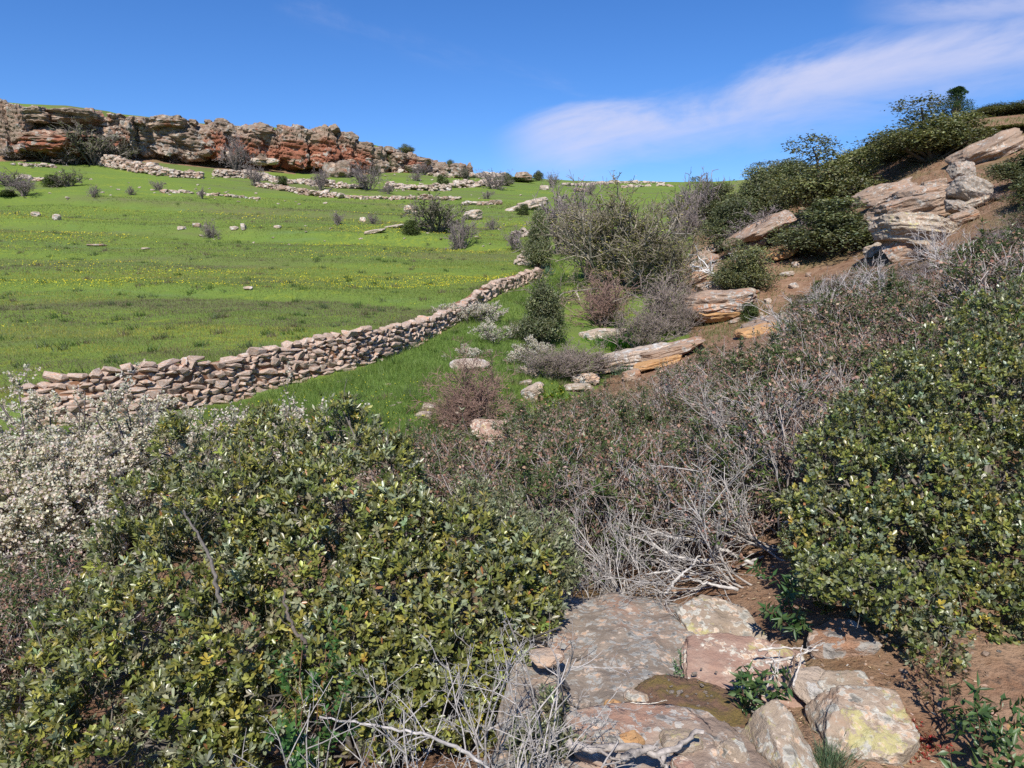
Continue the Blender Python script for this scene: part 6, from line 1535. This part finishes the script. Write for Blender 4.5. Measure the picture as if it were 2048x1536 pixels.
# mossy hollow
def hollow():
    c = P(1385, 1408, 2.70); n = 26; rng = np.random.default_rng(4)
    m, nt, bs, out = new_mat('moss_litter')
    tcn = nd(nt, 'ShaderNodeTexCoord')
    a = noise_(nt, tcn.outputs['Object'], 9, 5, 0.6); b = noise_(nt, tcn.outputs['Object'], 60, 5, 0.7)
    col = mixc(nt, smooth(nt, a, 0.42, 0.6), (0.150, 0.085, 0.052), (0.150, 0.105, 0.030))
    col = mixc(nt, smooth(nt, b, 0.55, 0.72), col, (0.24, 0.13, 0.07))
    lk(nt, col, bs.inputs['Base Color']); bs.inputs['Roughness'].default_value = 0.95
    bm_ = nd(nt, 'ShaderNodeBump'); bm_.inputs['Strength'].default_value = 0.9; bm_.inputs['Distance'].default_value = 0.02
    lk(nt, b, bm_.inputs['Height']); lk(nt, bm_.outputs[0], bs.inputs['Normal'])
    v, f = rock(520, (0.46, 0.42, 0.028), sub=6, cube=0.3, cuts=4, amp=0.34, rough=0.16)
    o = link('moss_patch', mk_mesh('moss_patch', [dict(v=v, f=f)], [m], True), None, c + np.array([0, 0, -0.012])); o.rotation_euler = (radians(-2), radians(2), radians(-30))
    tag(o, 'brown mossy litter filling the hollow between slab and pink ledge', 'moss')
    # pebbles
    for i in range(40):
        px, py = rng.normal(1370, 42), rng.normal(1395, 24)
        q = P(px, py, 2.72 + (1408 - py) * 0.0035) + np.array([0, 0, 0.016]); s = float(np.clip(rng.lognormal(math.log(0.010), 0.45), 0.005, 0.026))
        o = link('pebble', stone_small[i % 16], None, q); o.scale = (s * 1.3, s, s * 0.6); o.rotation_euler = (0, 0, rng.uniform(0, 6))
        tag(o, 'tiny pale pebble in the mossy hollow', 'pebble', 'pebbles in the mossy hollow')
hollow()
limb('dead_root', [(1130, 1488, 2.22), (1190, 1500, 2.20), (1245, 1488, 2.22), (1290, 1500, 2.2), (1325, 1512, 2.18), (1340, 1500, 2.2), (1375, 1480, 2.25), (1402, 1462, 2.3)], 0.017, 'twisted grey dead root lying at the bottom centre', 11, (0.33, 0.29, 0.26), 'root', 2)
limb('dead_root', [(1235, 1520, 2.14), (1275, 1505, 2.17), (1300, 1492, 2.2), (1322, 1506, 2.2), (1335, 1540, 2.12)], 0.015, 'shorter grey root crossing under the twisted root', 12, (0.33, 0.29, 0.26), 'root', 1)
for i, (pts_, r, lb) in enumerate([([(1515, 1300, 2.95), (1570, 1295, 2.95), (1640, 1300, 2.9)], 0.006, 'straight pale stick lying on the pink ledge'), ([(1530, 1325, 2.8), (1590, 1315, 2.85), (1650, 1285, 2.95)], 0.007, 'forked stick crossing the pile on the pink ledge'), ([(1530, 1375, 2.66), (1555, 1340, 2.75), (1560, 1300, 2.9)], 0.005, 'pale stick pointing down over the ledge edge'),
        ([(1560, 1385, 2.66), (1585, 1345, 2.72), (1590, 1305, 2.86)], 0.006, 'brown stick beside the pale downward stick'), ([(1585, 1375, 2.7), (1600, 1330, 2.8), (1605, 1290, 2.9)], 0.005, 'rightmost upright stick of the stick pile'), ([(1545, 1360, 2.7), (1550, 1320, 2.8), (1520, 1310, 2.85)], 0.004, 'short bent stick at the left of the stick pile')]):
    limb('fallen_stick', pts_, r, lb, 40 + i, (0.50, 0.45, 0.40) if i != 3 else (0.22, 0.15, 0.10), 'stick', 2)
limb('fallen_stick', [(1260, 1405, 2.64), (1300, 1408, 2.63), (1335, 1400, 2.66)], 0.0025, 'thin pale stick lying beside the mossy hollow', 50, (0.55, 0.50, 0.42), 'stick', 1)

# thorny twigs in the lower middle
def thorn(seed, px, top, label, n=5, L=0.42, spread=0.3, Y=2.05, lean=0.0):
    g = at_depth(px, Y)
    g[2] = min(g[2], P(px, 1570, Y)[2])
    hgt = P(px, top, Y)[2] - g[2]
    dead('thorn_shrub', seed, g, fan(n, (lean, 0.12, 0.9), spread), hgt, 0.0050, label, (5, 4, 3), (0.36, 0.33, 0.31), 0.12, 'shrub', 0.0011, 0.02, 0.9, (0.14, 0.40))
for i, (px, top, lb, ln_) in enumerate([(610, 1370, 'thorny grey twigs in front of the bright green creeper', 0.0), (720, 1430, 'low thorny grey twigs right of the green creeper', 0.1), (830, 1380, 'thorny grey twig fan at the bottom of the near oak', -0.3), (930, 1360, 'tall thorny grey twigs left of the thorn hedge', 0.0), (1010, 1330, 'thorny grey bush at the bottom between oak and slab', 0.1), (1085, 1270, 'tallest thorny grey stem at the left corner of the slab', 0.05), (1120, 1420, 'short thorny twigs beside the twisted root', 0.0)]):
    thorn(60 + i, px, top, lb, 5, 0.4, 0.28, 2.05 + 0.05 * (i % 3), ln_)
limb('bleached_limb', [(1010, 1560, 2.05), (930, 1500, 2.12), (860, 1470, 2.15), (770, 1455, 2.18), (635, 1432, 2.25)], 0.007, 'long grey dead branch reaching left across the near oak', 20, (0.38, 0.35, 0.33), forks=4)
limb('bleached_limb', [(440, 1210, 2.7), (425, 1130, 2.85), (400, 1075, 3.0), (365, 1020, 3.2)], 0.009, 'dark grey bough showing through the leaves of the near oak', 21, (0.13, 0.115, 0.10), forks=3)
limb('bleached_limb', [(615, 1290, 2.42), (590, 1262, 2.45), (572, 1225, 2.5), (568, 1180, 2.6)], 0.008, 'short brown bough above the green creeper', 22, (0.13, 0.105, 0.08), forks=1)

# red stonecrop, ground litter and pebbles
def scatter_red():
    r = np.random.default_rng(8); n = 420
    cx = [(1560, 1500), (1470, 1520), (1740, 1495), (1795, 1450), (1830, 1480), (1850, 1500)]
    pp = []
    for i in range(n):
        c = cx[int(r.integers(0, len(cx)))]; pp.append(ground_at(c[0] + r.normal() * 24, c[1] + r.normal() * 14))
    pp = np.array(pp) + np.array([0, 0, 0.004])
    pos, L, N, l, w, par = rosettes(r, pp, nrm(r.normal(size=(n, 3)) * 0.4 + np.array([0, 0, 1])), 5, 0.013, 0.006, 0.4, 1.3, 0.006)
    v, f, k = place(T_KITE, pos, L, N, l, w)
    o = link('stonecrop', mk_mesh('stonecrop', [dict(v=v, f=f, col=rep(palette(r, len(pos), [(0.30, 0.035, 0.025), (0.22, 0.05, 0.03), (0.14, 0.10, 0.03)], [3, 2, 1]), k))], [M['cistus_leaf']]))
    tag(o, 'red stonecrop scattered over the soil around the lichened blocks', 'ground cover', kind='stuff')
scatter_red()
def litter():
    r = np.random.default_rng(9); n = 9000
    az = r.uniform(-0.62, 0.64, n); rr_ = np.exp(r.uniform(math.log(1.7), math.log(7.0), n))
    x, y = np.sin(az) * rr_, np.cos(az) * rr_
    p = np.stack([x, y, height(x, y) + 0.004], 1)
    L = nrm(np.stack([r.normal(size=n), r.normal(size=n), r.normal(size=n) * 0.15], 1)); N = nrm(np.stack([r.normal(size=n) * 0.3, r.normal(size=n) * 0.3, np.ones(n)], 1))
    l = r.uniform(0.012, 0.045, n)
    v, f, k = place(T_LANCE, p, L, N, l, l * r.uniform(0.15, 0.45, n))
    o = link('leaf_litter', mk_mesh('leaf_litter', [dict(v=v, f=f, col=rep(palette(r, n, [(0.24, 0.15, 0.09), (0.34, 0.25, 0.17), (0.14, 0.08, 0.05), (0.42, 0.36, 0.30)], [3, 3, 2, 1]), k))], [M['dry']]))
    tag(o, 'dry leaves and bark bits littering the soil between the shrubs', 'leaf litter', kind='stuff')
    # gravel
    vs, fs, b = [], [], 0; n = 1100
    az = r.uniform(0.1, 0.64, n); rr_ = np.exp(r.uniform(math.log(1.7), math.log(5.0), n)); x, y = np.sin(az) * rr_, np.cos(az) * rr_; z = height(x, y)
    for i in range(n):
        v, f = ST[i % 16]; s = r.lognormal(math.log(0.009), 0.5); a = r.uniform(0, 6.28)
        R = np.array([[cos(a), -sin(a), 0], [sin(a), cos(a), 0], [0, 0, 1]])
        vs.append((v * np.array([s * 1.3, s, s * 0.7])) @ R.T + np.array([x[i], y[i], z[i] + s * 0.1])); fs.append(f + b); b += len(v)
    o = link('gravel', mk_mesh('gravel', [dict(v=np.concatenate(vs), f=np.concatenate(fs))], [M['rock_mid']]))
    tag(o, 'loose gravel and chips on the red soil in the foreground', 'gravel', kind='stuff')
litter()

# ------------------------------------------------------------------ grass and yellow flowers
def grass():
    r = np.random.default_rng(12)
    n = 330000
    az = r.uniform(-0.66, 0.30, n); rr_ = np.exp(r.uniform(math.log(10.5), math.log(75), n))
    x, y = np.sin(az) * rr_, np.cos(az) * rr_
    s, _ = sdist(x, y, WALL)
    px, py = proj(np.stack([x, y, height(x, y, False)], 1))
    field = (s > 0.35)
    lush = inpoly(px, py, LUSH) | ((s < -0.4) & (px < 1130) & (py < 880) & (py > 520) & ~inpoly(px, py, THICK))
    ok = field | lush
    ok &= (px > -60) & (px < 1160) & (py > 360)
    x, y, rr_, field, lush, s = x[ok], y[ok], rr_[ok], field[ok], lush[ok] & ~field[ok], s[ok]
    n = len(x)
    z = height(x, y)
    h = np.where(lush, 0.13, 0.050) * r.uniform(0.5, 1.3, n) * (1 + rr_ / 90)
    h = np.where(field & (s < 1.4), h * 1.8, h)
    w = np.maximum(0.005, rr_ * 0.00050)
    h = h * (0.7 + 0.9 * vnoise(np.stack([x * 1.1, y * 1.1, 0 * x], 1), 71))
    L = nrm(np.stack([r.normal(size=n) * 0.5, r.normal(size=n) * 0.5, np.ones(n)], 1)); N = nrm(np.stack([r.normal(size=n) * 0.5, -np.ones(n), r.uniform(0.2, 1.2, n)], 1))
    P3 = np.stack([x * 0.06, y * 0.28, 0 * x], 1)
    st = fbm(P3, 3, 4); st2 = fbm(np.stack([x * 0.2, y * 0.9, 0 * x], 1), 3, 14)
    colA = np.array([(0.112, 0.155, 0.036), (0.158, 0.202, 0.050), (0.212, 0.245, 0.068)])[r.integers(0, 3, n)]
    dry = np.array([0.150, 0.122, 0.080])
    f = (np.maximum(sstep(st, -0.03, 0.20), sstep(st2, 0.08, 0.35) * 0.75) * 0.95)[:, None] * field[:, None]
    col = colA * (1 - f) + dry * f
    f = (sstep(fbm(np.stack([x * 0.09, y * 0.40, 0 * x + 5], 1), 3, 24) + 0.22 * (1 - sstep(rr_, 17, 30)) * (1 - sstep(x, -5, 1)), 0.06, 0.36) * 0.85)[:, None] * field[:, None] * (r.random((n, 1)) < 0.7)
    col = col * (1 - f) + np.array([0.36, 0.33, 0.055]) * f
    col = np.where(lush[:, None], np.array([(0.085, 0.145, 0.028), (0.125, 0.195, 0.042), (0.180, 0.240, 0.062)])[r.integers(0, 3, n)], col)
    col = col * r.normal(1, 0.18, (n, 1))
    # taller weeds in clumps
    nc = 420; ci = r.integers(0, n, nc); m_ = 34
    wx = np.repeat(x[ci], m_) + r.normal(size=nc * m_) * 0.10; wy = np.repeat(y[ci], m_) + r.normal(size=nc * m_) * 0.10
    ws = np.repeat(r.uniform(0.5, 1.3, nc), m_); nw = len(wx)
    x = np.concatenate([x, wx]); y = np.concatenate([y, wy]); z = np.concatenate([z, height(wx, wy)])
    L = np.concatenate([L, nrm(np.stack([r.normal(size=nw) * 0.6, r.normal(size=nw) * 0.6, np.ones(nw)], 1))]); N = np.concatenate([N, nrm(np.stack([r.normal(size=nw) * 0.5, -np.ones(nw), r.uniform(0.2, 1.2, nw)], 1))])
    h = np.concatenate([h, 0.20 * ws * r.uniform(0.5, 1.2, nw)]); w = np.concatenate([w, np.full(nw, 0.022)])
    wc = np.array([(0.060, 0.105, 0.022), (0.090, 0.120, 0.050), (0.150, 0.130, 0.075)])[r.integers(0, 3, nc)]
    col = np.concatenate([col, np.repeat(wc, m_, 0) * r.normal(1, 0.2, (nw, 1))])
    T3 = (np.array([[-0.5, 0, 0], [0.5, 0, 0], [0, 1, 0.3]]), np.array([[0, 1, 2]]))
    v, f3, k = place(T3, np.stack([x, y, z - 0.005], 1), L, N, h, w)
    o = link('grass', mk_mesh('grass', [dict(v=v, f=f3, col=rep(np.clip(col, 0.005, 0.6), k))], [M['grass_blade']], False))
    tag(o, 'short green grass covering the field and the meadow below the wall', 'grass', kind='stuff')
    # flowers
    n = 130000
    az = r.uniform(-0.66, 0.16, n); rr_ = np.exp(r.uniform(math.log(12.5), math.log(70), n)); x, y = np.sin(az) * rr_, np.cos(az) * rr_
    s, _ = sdist(x, y, WALL)
    den = sstep(fbm(np.stack([x * 0.10, y * 0.34, 0 * x], 1), 3, 44) + 0.25 * fbm(np.stack([x * 1.3, y * 1.3, 0 * x], 1), 2, 45), 0.05, 0.50)
    ok = ((s > 0.6) & (r.random(n) < den * 0.9 * np.where(rr_ < 40, 1.0, 0.45))) | ((s < -0.6) & (x < 1.5) & (y < 17) & (y > 11) & (r.random(n) < 0.05))
    x, y, rr_ = x[ok], y[ok], rr_[ok]; n = len(x)
    p = np.stack([x, y, height(x, y) + 0.05 * r.uniform(0.6, 1.2, n) * (1 + rr_ / 90)], 1)
    L = nrm(np.stack([r.normal(size=n), r.normal(size=n), r.normal(size=n) * 0.4], 1)); N = nrm(np.stack([r.normal(size=n) * 0.5, -0.6 + r.normal(size=n) * 0.4, np.ones(n)], 1))
    l = np.maximum(0.028, rr_ * 0.00125) * r.uniform(0.6, 1.2, n)
    T4 = (np.array([[-0.5, 0.2, 0], [0.0, 0, 0], [0.5, 0.2, 0], [0.35, 0.8, 0], [-0.35, 0.8, 0]]), np.array([[0, 1, 2], [0, 2, 3], [0, 3, 4]]))
    v, f, k = place(T4, p, L, N, l, l)
    o = link('yellow_flowers', mk_mesh('yellow_flowers', [dict(v=v, f=f, col=rep(palette(r, n, [(0.62, 0.52, 0.03), (0.50, 0.46, 0.04), (0.34, 0.36, 0.04)], [2, 3, 3]), k))], [M['petal']], False))
    tag(o, 'tiny yellow flowers dotted in drifts over the field', 'flowers', kind='stuff')
grass()

def dry_sward():
    """thin dry grass and herbs on the soil of the right-hand slope"""
    r = np.random.default_rng(15); n = 90000
    az = r.uniform(-0.05, 0.68, n); rr_ = np.exp(r.uniform(math.log(7), math.log(55), n)); x, y = np.sin(az) * rr_, np.cos(az) * rr_
    px, py = proj(np.stack([x, y, height(x, y, False)], 1))
    ok = inpoly(px, py, SOIL_R) & (fbm(np.stack([x * 0.5, y * 0.5, 0 * x], 1), 3, 61) > -0.12)
    x, y, rr_ = x[ok], y[ok], rr_[ok]; n = len(x)
    h = 0.12 * r.uniform(0.4, 1.4, n) * (1 + rr_ / 60); w = np.maximum(0.006, rr_ * 0.0006)
    L = nrm(np.stack([r.normal(size=n) * 0.7, r.normal(size=n) * 0.7, np.ones(n)], 1)); N = nrm(np.stack([r.normal(size=n) * 0.5, -np.ones(n), r.uniform(0.2, 1.2, n)], 1))
    g = sstep(fbm(np.stack([x * 0.25, y * 0.25, 0 * x], 1), 2, 63), -0.1, 0.3)[:, None]
    col = palette(r, n, [(0.20, 0.155, 0.10), (0.28, 0.22, 0.15), (0.15, 0.105, 0.075)], [1, 1, 1]) * (1 - g) + palette(r, n, [(0.095, 0.13, 0.035), (0.14, 0.16, 0.05)], [1, 1]) * g
    T3 = (np.array([[-0.5, 0, 0], [0.5, 0, 0], [0, 1, 0.3]]), np.array([[0, 1, 2]]))
    v, f3, k = place(T3, np.stack([x, y, height(x, y) - 0.005], 1), L, N, h, w)
    o = link('dry_grass', mk_mesh('dry_grass', [dict(v=v, f=f3, col=rep(col, k))], [M['grass_blade']], False))
    tag(o, 'thin dry grass and herbs on the reddish soil of the right slope', 'grass', kind='stuff')
dry_sward()
